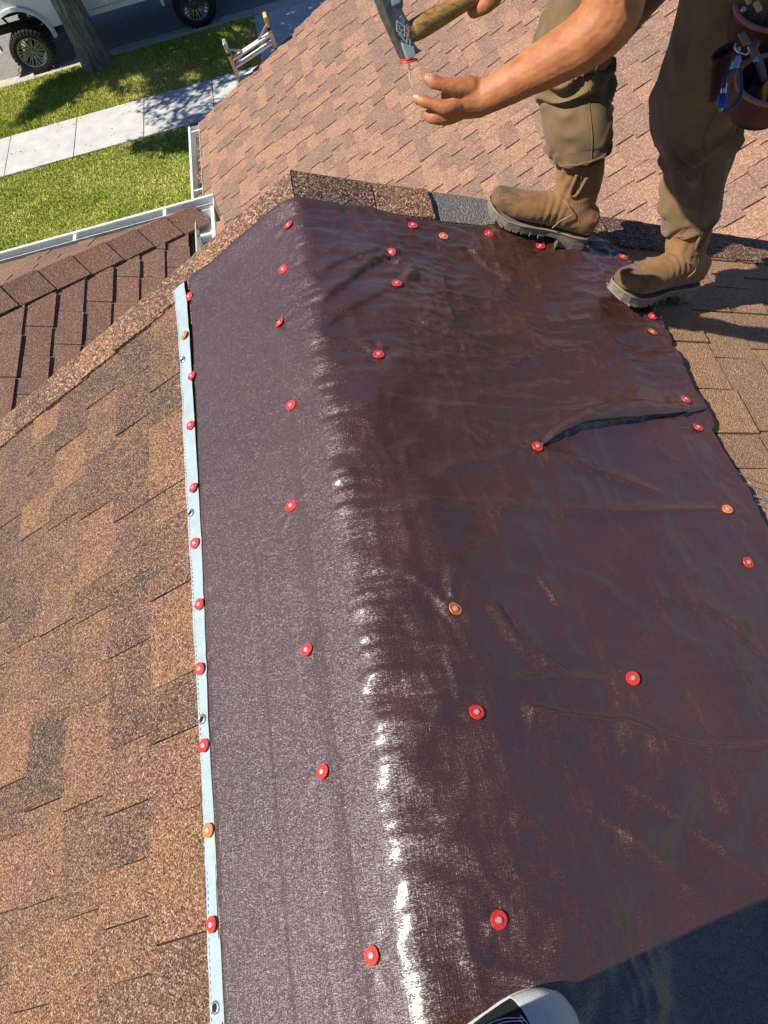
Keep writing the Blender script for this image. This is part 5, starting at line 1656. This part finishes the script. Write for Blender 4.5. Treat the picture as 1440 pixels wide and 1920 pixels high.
def text(s, size, org, xd, yd, mat, parent, depth=0.0003, name='lettering'):
    cu = bpy.data.curves.new(name, 'FONT'); cu.body = s; cu.size = size; cu.extrude = depth; cu.align_x = 'CENTER'; cu.align_y = 'CENTER'
    tmp = bpy.data.objects.new(name, cu); COL.objects.link(tmp)
    me = bpy.data.meshes.new_from_object(tmp.evaluated_get(bpy.context.evaluated_depsgraph_get())); bpy.data.objects.remove(tmp)
    xd, yd = Vector(xd).normalized(), Vector(yd).normalized(); zd = xd.cross(yd).normalized(); yd = zd.cross(xd)
    mm = Matrix((xd, yd, zd)).transposed().to_4x4(); mm.translation = Vector(org)
    me.transform(mm); me.materials.clear()
    return link(name, me, mat, parent)


a_, b_ = hp(*q12(660, 470)), hp(*q12(800, 690))
text('M5-1800', 0.0072, (a_ + b_) / 2 + HZ2 * 0.0004, b_ - a_, HZ2.cross(b_ - a_), M_HEADW, hammer)
mb = MB()
hpts = [(0.2980, 1.3810, 0.5210), (0.3120, 1.3880, 0.5160), (0.3314, 1.3926, 0.5172), (0.3731, 1.4118, 0.5178), (0.435, 1.4363, 0.5209), (0.5101, 1.4706, 0.5187), (0.585, 1.505, 0.5165), (0.66, 1.54, 0.514)]
hr = [0.0150, 0.0165, 0.0180, 0.0168, 0.0150, 0.0155, 0.017, 0.019]
hpts = [tuple(HO + (Vector(p) - HO_OLD) * HS) for p in hpts]
S = catmull([(*p, r_ * HS) for p, r_ in zip(hpts, hr)], 40)
mb.tube(S[:, :3], list(S[:, 3]), 18); mb.build('handle', M_WOOD, hammer, smooth=60)
hz = hp(0.0195, -0.046, -0.012)
nd = (hp(0.0235, -0.075, -0.0135) - hz).normalized()
cn = cap_nail(hz + nd * 0.0015, -nd, 'r', 'red cap nail held point down on the face of the hammer', (0, 0), 0.0, None)
mb = MB(); mb.tube([hz + nd * 0.001, hz + nd * 0.021, hz + nd * 0.0245], [0.0013, 0.0013, 0.0003], 8)
sh_ = mb.build('shank', M_NAIL, None)
sh_.parent = cn; sh_.matrix_parent_inverse = (Matrix.Translation(cn.location) @ cn.rotation_quaternion.to_matrix().to_4x4()).inverted()

# ---------------------------------------------------------------- tool pouch on his hip
M_OXB = simple('oxblood_leather', (0.085, 0.022, 0.020), 0.5, var=0.4, scale=30, bump=0.001, bscale=200)
M_RIMB = simple('worn_leather_rim', (0.38, 0.13, 0.11), 0.5, var=0.25, scale=60)
M_SUEDE = simple('grey_brown_leather', (0.15, 0.105, 0.085), 0.7, var=0.3, scale=40)
M_CHROME = simple('chrome', (0.7, 0.7, 0.7), 0.15, metal=1.0, var=0.05)
M_BLUE = simple('blue_anodised', (0.012, 0.075, 0.34), 0.3, metal=0.4, var=0.1)
M_CORD = simple('blue_cord', (0.03, 0.045, 0.10), 0.6)
M_TAPEO = simple('orange_case', (0.75, 0.24, 0.02), 0.4)
pouch = thing('tool_pouch', 'dark red leather tool pouch with two open pockets on the hip', 'tool pouch', (0.96, 1.42, 0.30))


PR, PU, PF = Vector((0.9700, -0.1640, -0.1797)), Vector((0.2346, 0.8249, 0.5143)), Vector((-0.0639, 0.5409, -0.8387))    # the pouch's own axes: across, up its face, into it


def cup(c, ax, r0, ry, dep, name):
    c = Vector(c); ax = Vector(ax).normalized(); e1 = Vector((0.95, -0.2, -0.2)); e1 = (e1 - ax * e1.dot(ax)).normalized(); e2 = ax.cross(e1)
    mb = MB(); n_ = 32; rings = []
    for t, sc in ((0, 1), (0.3, 0.97), (0.65, 0.88), (1.0, 0.66)):
        rings.append([c - ax * dep * t + e1 * r0 * sc * math.cos(a_) + e2 * ry * sc * math.sin(a_) for a_ in np.linspace(0, 2 * math.pi, n_, endpoint=False)])
    for t, sc in ((1.0, 0.62), (0.6, 0.83), (0.25, 0.92), (0, 0.94)):
        rings.append([c - ax * dep * (t * 0.97) + e1 * r0 * sc * math.cos(a_) + e2 * ry * sc * math.sin(a_) for a_ in np.linspace(0, 2 * math.pi, n_, endpoint=False)])
    vs = [p for r_ in rings for p in r_]; fs = []
    for i in range(len(rings) - 1):
        for k in range(n_): fs.append((i * n_ + k, i * n_ + (k + 1) % n_, (i + 1) * n_ + (k + 1) % n_, (i + 1) * n_ + k))
    fs.append(tuple(3 * n_ + k for k in range(n_)))
    mb.add(vs, fs); o = mb.build(name, M_OXB, pouch, smooth=60)
    mb = MB(); mb.tube([c + e1 * r0 * 0.975 * math.cos(a_) + e2 * ry * 0.975 * math.sin(a_) for a_ in np.linspace(0, 2 * math.pi, 48, endpoint=False)], 0.0052, 8, closed=True); mb.build('rim', M_RIMB, o, smooth=80)
    return o, c, ax, e1, e2


toc = -PF
ax1 = toc * 0.80 + Vector((0, 0, 1)) * 0.30
pc1 = cup(Vector((0.9803, 1.3448, 0.2705)), ax1, 0.076, 0.055, 0.10, 'lower_pocket')
pc2 = cup(Vector((1.0131, 1.4492, 0.3472)), ax1, 0.084, 0.055, 0.10, 'upper_pocket')
# back flap, rivet and narrow loop
mb = MB(); c = Vector((1.0301, 1.4633, 0.2536))
mb.prism([c + PR * x + PU * y for x, y in ((-0.05, -0.09), (0.09, -0.10), (0.10, 0.16), (-0.055, 0.15))], PF * 0.008); mb.build('back_panel', M_SUEDE, pouch, bevel=0.003)
mb = MB(); c = Vector((0.9486, 1.3903, 0.3261))
mb.tube(catmull([c, Vector((0.9372, 1.3732, 0.3219)), Vector((0.9509, 1.3674, 0.2992)), Vector((0.9676, 1.3672, 0.2621))], 14), [0.0075] * 14, 8); mb.build('strap_fold', M_SUEDE, pouch, smooth=80)
mb = MB(); mb.disc(Vector((0.9287, 1.3435, 0.3213)), toc, 0.0048, 0.004, 14); mb.build('rivet', M_CHROME, pouch, smooth=40)
mb = MB(); mb.disc(Vector((0.9278, 1.4247, 0.3737)), toc, 0.0048, 0.004, 14); mb.build('rivet', M_CHROME, pouch, smooth=40)
mb = MB()
lc = [Vector((0.8933, 1.4398, 0.2907)), Vector((0.8917, 1.4233, 0.2921)), Vector((0.9025, 1.4242, 0.2919)), Vector((0.9331, 1.4493, 0.2938))]
arr = []
for off, sc in ((0.0, 1.0), (0.035, 0.9), (0.075, 0.7)):
    c0 = Vector((0.9145, 1.4434, 0.2914)) - Vector((0, 0, 1)) * off - PU * off * 0.2
    arr.append([c0 + PR * 0.022 * sc * math.cos(a_) * 1.0 + PU * (0.010 * math.sin(a_) + 0.012 * math.cos(a_)) * sc for a_ in np.linspace(0, 2 * math.pi, 20, endpoint=False)])
loft_mb(mb, np.array(arr), False, True); mb.build('hammer_loop', M_OXB, pouch, smooth=60)
mb = MB(); mb.tube(arr[0], 0.003, 6, closed=True); mb.build('loop_rim', M_OXB, pouch, smooth=80)
mb = MB(); mb.bar(Vector((0.9203, 1.4000, 0.3464)), Vector((0.9231, 1.3753, 0.3363)), 0.014, 0.004, toc); mb.build('tan_tab', M_SEAM, pouch, bevel=0.001)
# bits and pieces in the top pocket
M_CHIP = simple('pale_wood_chip', (0.62, 0.40, 0.17), 0.7)
mb = MB(); mb.bar(Vector((0.9542, 1.4330, 0.3771)), Vector((0.9582, 1.4187, 0.3675)), 0.009, 0.006, toc); mb.bar(Vector((0.9458, 1.4541, 0.3794)), Vector((0.9488, 1.4433, 0.3722)), 0.008, 0.006, toc)
tag(mb.build('wood_chips', M_CHIP), 'pale splinters lying in the upper pocket of the leather tool pouch', 'wood chips', kind='stuff')
# orange tape measure inside the lower pocket
tm = thing('tape_measure', 'bright orange tape measure tucked in the lower leather pocket', 'tape measure', Vector((0.9698, 1.3337, 0.2522)))
mb = MB(); c = Vector((0.9698, 1.3337, 0.2522))
pts = []
for a_ in np.linspace(100, 190, 8): pts.append(c + PR * (0.028 * math.cos(R(a_)) + 0.010) + PU * 0.034 * math.sin(R(a_)))
pts += [c + PR * -0.018 - PU * 0.03, c + PR * 0.05 - PU * 0.03, c + PR * 0.05 + PU * 0.034]
mb.prism(pts, PF * 0.03); mb.build('case', M_TAPEO, tm, bevel=0.003)
mb = MB(); mb.prism([c + PR * x + PU * y - PF * 0.0005 for x, y in ((-0.010, -0.020), (0.02, -0.020), (0.02, 0.014), (-0.004, 0.014))], -PF * 0.0012); mb.build('label_plate', M_BLK, tm)
# swivel clip with blue cord and sleeve
clip = thing('key_clip', 'steel swivel clip with a blue cord loop and blue sleeve hanging from the pouch', 'clip', Vector((0.9035, 1.3640, 0.3364)))
D0 = 1.42
mb = MB(); mb.tube(catmull([Vector((0.8998, 1.3757, 0.3443)), Vector((0.8970, 1.3694, 0.3404)), Vector((0.9009, 1.3619, 0.3353)), Vector((0.9062, 1.3593, 0.3332)), Vector((0.9143, 1.3562, 0.3306)), Vector((0.9205, 1.3603, 0.3327)), Vector((0.9214, 1.3669, 0.3370))], 24), 0.0017, 8); mb.build('hook', M_CHROME, clip, smooth=80)
mb = MB(); mb.prism([Vector((0.8950, 1.3553, 0.3362)), Vector((0.9034, 1.3530, 0.3341)), Vector((0.9010, 1.3449, 0.3291)), Vector((0.8942, 1.3350, 0.3232)), Vector((0.8780, 1.3343, 0.3240)), Vector((0.8853, 1.3459, 0.3309))], PF * 0.006); mb.build('swivel_body', M_CHROME, clip, bevel=0.0015)
mb = MB(); mb.disc(Vector((0.9021, 1.3625, 0.3356)), PU, 0.0032, 0.007, 12); mb.build('swivel_pin', M_CHROME, clip, smooth=40)
mb = MB()
mb.tube(catmull([Vector((0.8949, 1.3407, 0.3221)), Vector((0.8825, 1.3360, 0.3200)), Vector((0.8687, 1.3298, 0.3170)), Vector((0.8616, 1.3191, 0.3106)), Vector((0.8565, 1.3080, 0.3039))], 22), 0.0040, 8)
mb.tube(catmull([Vector((0.9077, 1.3540, 0.3058)), Vector((0.9026, 1.3289, 0.2900)), Vector((0.8960, 1.3127, 0.2801)), Vector((0.8844, 1.3009, 0.2733)), Vector((0.8636, 1.2859, 0.2772)), Vector((0.8496, 1.2866, 0.2787))], 26), 0.0036, 8)
mb.build('cord_loop', M_CORD, clip, smooth=80)
mb = MB(); p0, p1 = Vector((0.8541, 1.2986, 0.3016)), Vector((0.8445, 1.2789, 0.2896))
mb.tube([p0, p0.lerp(p1, .12), p0.lerp(p1, .5), p0.lerp(p1, .88), p1], [0.0068, 0.0092, 0.0098, 0.0088, 0.0060], 16); mb.build('sleeve', M_BLUE, clip, smooth=50)
mb = MB(); mb.tube([Vector((0.8573, 1.3065, 0.3065)), p0], 0.0055, 12); mb.tube([p1, Vector((0.8412, 1.2744, 0.2870))], 0.0045, 12); mb.build('ferrule', M_CHROME, clip, smooth=50)
mb = MB(); mb.tube([Vector((0.8644, 1.3145, 0.3123)), Vector((0.8557, 1.2981, 0.3024))], 0.0016, 6); mb.build('gate', M_CHROME, clip)

# ---------------------------------------------------------------- photographer: sneaker, leg and body (mostly out of frame)
M_WRUB = simple('white_sneaker_rubber', (0.66, 0.64, 0.57), 0.55, var=0.10, scale=60, bump=0.0006, bscale=300)
M_CANV = simple('black_canvas', (0.010, 0.010, 0.012), 0.85, var=0.3, scale=300, bump=0.0004, bscale=1500)
M_LACE = simple('white_lace', (0.72, 0.72, 0.70), 0.8, bump=0.0004, bscale=1500)
ph = thing('person', 'photographer on the ridge, showing one black canvas sneaker with a white toe cap', 'person', (-0.02, -0.14, 0.0))
tip = Vector((0.1745, -0.041, -0.0765)); d = Vector((0.945, 0.235, -0.235)).normalized()
upn = Vector((0.10, 0.0, 1.0)); upn = (upn - d * upn.dot(d)).normalized(); sdv = upn.cross(d)
heel = tip - d * 0.31
LIFT = 0.016


def SP(x, y, z): return heel + d * (x * 0.31) + sdv * y + upn * (z + LIFT)


half = [(0, 0), (0.015, 0.02), (0.06, 0.034), (0.2, 0.040), (0.35, 0.041), (0.5, 0.047), (0.65, 0.054), (0.78, 0.056), (0.87, 0.052), (0.93, 0.043), (0.97, 0.030), (0.992, 0.015), (1, 0)]
outl = half + [(x, -y) for x, y in half[-2:0:-1]]
snk = bpy.data.objects.new('sneaker', None); COL.objects.link(snk); snk.parent = ph; snk.location = -Vector(ph.location)
oc = catmull([(x, y, 0) for x, y in outl] + [(0, 0, 0)], 120)[:-1]


def band(z0, z1, s0, s1, nm, mat, bev=0.002):
    n_ = len(oc)
    mb = MB()
    vs = [SP(0.5 + (x - 0.5) * (1 + s0 / 0.155), y * (1 + s0 / 0.05), z0) for x, y, _ in oc] + [SP(0.5 + (x - 0.5) * (1 + s1 / 0.155), y * (1 + s1 / 0.05), z1) for x, y, _ in oc]
    mb.add(vs, [tuple(range(n_ - 1, -1, -1)), tuple(range(n_, 2 * n_))] + [(i, (i + 1) % n_, n_ + (i + 1) % n_, n_ + i) for i in range(n_)])
    return mb.build(nm, mat, snk, smooth=40, bevel=bev)


band(-0.022, 0.016, 0.0, 0.001, 'outsole', M_WRUB)
band(0.0165, 0.024, -0.0022, -0.0030, 'foxing', M_WRUB)
# upper as rings along the foot
rings = []; n_ = 40
for x, hgt, wd in ((0.03, 0.075, 0.028), (0.12, 0.085, 0.036), (0.25, 0.09, 0.038), (0.4, 0.082, 0.040), (0.52, 0.070, 0.043), (0.62, 0.062, 0.0475), (0.71, 0.056, 0.050), (0.78, 0.050, 0.0510), (0.80, 0.049, 0.0505)):
    rings.append([SP(x, wd * (abs(math.sin(a_)) ** 0.65) * (1 if math.sin(a_) >= 0 else -1), 0.018 + hgt * (0.5 + 0.5 * math.cos(a_))) for a_ in np.linspace(0, 2 * math.pi, n_, endpoint=False)])
mb = MB(); loft_mb(mb, np.array(rings)); mb.build('canvas_upper', M_CANV, snk, smooth=70)
rings = []
for x, hgt, wd in ((0.765, 0.0525, 0.0520), (0.78, 0.052, 0.0522), (0.82, 0.049, 0.0515), (0.86, 0.046, 0.0490), (0.90, 0.041, 0.0445), (0.935, 0.033, 0.037), (0.968, 0.023, 0.025), (0.982, 0.012, 0.012)):
    rings.append([SP(x - 0.035 * (abs(math.sin(a_)) ** 2) * (0.98 - x) * 2.5, wd * (abs(math.sin(a_)) ** 0.62) * (1 if math.sin(a_) >= 0 else -1), 0.019 + hgt * (0.5 + 0.5 * math.cos(a_))) for a_ in np.linspace(0, 2 * math.pi, n_, endpoint=False)])
mb = MB(); loft_mb(mb, np.array(rings)); mb.build('toe_cap', M_WRUB, snk, smooth=70)
# eyelets, laces and stitch lines
for i in range(5):
    x = 0.695 - i * 0.075
    zt = np.interp(x, [0.25, 0.4, 0.52, 0.62, 0.71, 0.78], [0.108, 0.100, 0.088, 0.080, 0.074, 0.068])
    for s_ in (-1, 1):
        c = SP(x, s_ * 0.020, zt - 0.0030); e2 = sdv.cross(upn)
        nrm = (upn + sdv * s_ * 0.45).normalized(); ea = d; eb = nrm.cross(ea).normalized()
        mb = MB(); mb.tube([c + (ea * math.cos(t) + eb * math.sin(t)) * 0.0042 + nrm * 0.001 for t in np.linspace(0, 2 * math.pi, 16, endpoint=False)], 0.0016, 6, closed=True); mb.build('eyelet', M_LACE, snk, smooth=80)
    mb = MB(); pts = catmull([SP(x, -0.020, zt - 0.001), SP(x - 0.01, -0.008, zt + 0.006), SP(x - 0.01, 0.008, zt + 0.006), SP(x, 0.020, zt - 0.001)], 14)
    S = [Vector(p) for p in pts]; mb2 = MB()
    for a_, b_ in zip(S[:-1], S[1:]): mb.bar(a_, b_, 0.0075, 0.0022, upn)
    mb.build('lace', M_LACE, snk)
mb = MB()
for dx_ in (0.0, 0.016):
    for s_ in (-1, 1):
        P0 = [(0.757 - dx_, 0.0105, 0.0725), (0.750 - dx_, 0.022, 0.0715), (0.73 - dx_, 0.037, 0.063), (0.69 - dx_, 0.0475, 0.046)]
        mb.tube(catmull([SP(x, s_ * y, z) for x, y, z in P0], 20), 0.0006, 4)
        P0 = [(0.750 - dx_ * .4, 0.022 + dx_ * .25, 0.0725), (0.66, 0.0315 + dx_ * .25, 0.0735), (0.55, 0.0345 + dx_ * .2, 0.0765), (0.44, 0.0345 + dx_ * .2, 0.080)]
        mb.tube(catmull([SP(x, s_ * y, z) for x, y, z in P0], 24), 0.0006, 4)
mb.build('stitching', M_LACE, snk)
# leg, other leg, torso and head, behind and below the lens
mb = MB()
ank = SP(0.12, 0, 0.10)
round_chain(mb, [(ank.x, ank.y - 0.01, ank.z, .062), (-0.045, -0.120, 0.22, .078), (0.0, -0.088, 0.46, .076), (0.0, -0.092, 0.66, .078), (-0.01, -0.15, 0.74, .085), (-0.03, -0.32, 0.82, .11)], 24)
round_chain(mb, [(-0.30, -0.50, -0.05, .062), (-0.25, -0.48, 0.20, .075), (-0.18, -0.44, 0.45, .085), (-0.12, -0.42, 0.78, .12)], 22)
round_chain(mb, [(-0.03, -0.36, 0.80, .12), (-0.12, -0.42, 0.80, .125)], 20)
fuse(mb, 'trousers', M_JEANS, ph, 0.010, 4)
mb = MB()
round_chain(mb, [(-0.08, -0.40, 0.84, .13), (-0.07, -0.40, 1.0, .14), (-0.06, -0.38, 1.16, .145), (-0.05, -0.36, 1.27, .08), (-0.04, -0.34, 1.35, .055)], 22)
for s_ in (-1, 1):
    round_chain(mb, [(-0.05 + 0.17 * s_, -0.38, 1.22, .06), (-0.03 + 0.24 * s_, -0.34, 1.04, .05), (0.06 + 0.16 * s_, -0.20, 1.10, .038), (0.12 + 0.10 * s_, -0.12, 1.17, .03)], 14)
round_chain(mb, [(-0.03, -0.31, 1.43, .082), (-0.02, -0.30, 1.50, .088), (-0.02, -0.31, 1.54, .075)], 18)
round_chain(mb, [(0.0, -0.225, 1.47, .018), (0.002, -0.212, 1.445, .013)], 8)
fuse(mb, 'body', M_SKIN, ph, 0.010, 4)
mb = MB(); round_chain(mb, [(-0.08, -0.40, 0.80, .142), (-0.07, -0.40, 1.0, .152), (-0.06, -0.38, 1.16, .156), (-0.05, -0.37, 1.24, .10)], 22); mb.build('shirt', M_SHIRT, ph, smooth=80)
mb = MB(); round_chain(mb, [(-0.03, -0.34, 1.50, .088), (-0.03, -0.345, 1.55, .080)], 18); mb.build('hair', M_HAIR, ph, smooth=80)
# his rear shoe on the left slope
mb = MB(); round_chain(mb, [(-0.34, -0.52, -0.125, .045), (-0.22, -0.50, -0.075, .05), (-0.12, -0.49, -0.035, .04)], 16); mb.build('rear_sneaker', M_CANV, ph, smooth=80)

# small litter on the lawn and walk
M_LIT = simple('fallen_leaf', (0.50, 0.40, 0.13), 0.8, col2=(0.30, 0.19, 0.06), scale=9)
mb = MB(); rl = random.Random(3)
for i in range(420):
    x = rl.uniform(-8.5, -1.2); y = rl.choice([rl.uniform(9.5, 14.6), rl.uniform(16.1, 18.1), rl.uniform(14.4, 18.6)])
    z = GZ + (0.055 if not 14.64 < y < 16.02 else 0.006) if y < 18.1 else GZ + 0.002
    a_ = rl.uniform(0, 6.28); r_ = rl.uniform(0.012, 0.032)
    d1 = Vector((math.cos(a_), math.sin(a_), rl.uniform(-.3, .3))) * r_; d2 = Vector((-math.sin(a_), math.cos(a_), rl.uniform(-.3, .3))) * r_ * .5
    c = Vector((x, y, z + 0.008)); mb.add([c - d1, c + d2, c + d1, c - d2], [(0, 1, 2, 3)])
tag(mb.build('fallen_leaves', M_LIT), 'small yellow leaves scattered over the lawn and the sidewalk', 'leaves', kind='stuff')
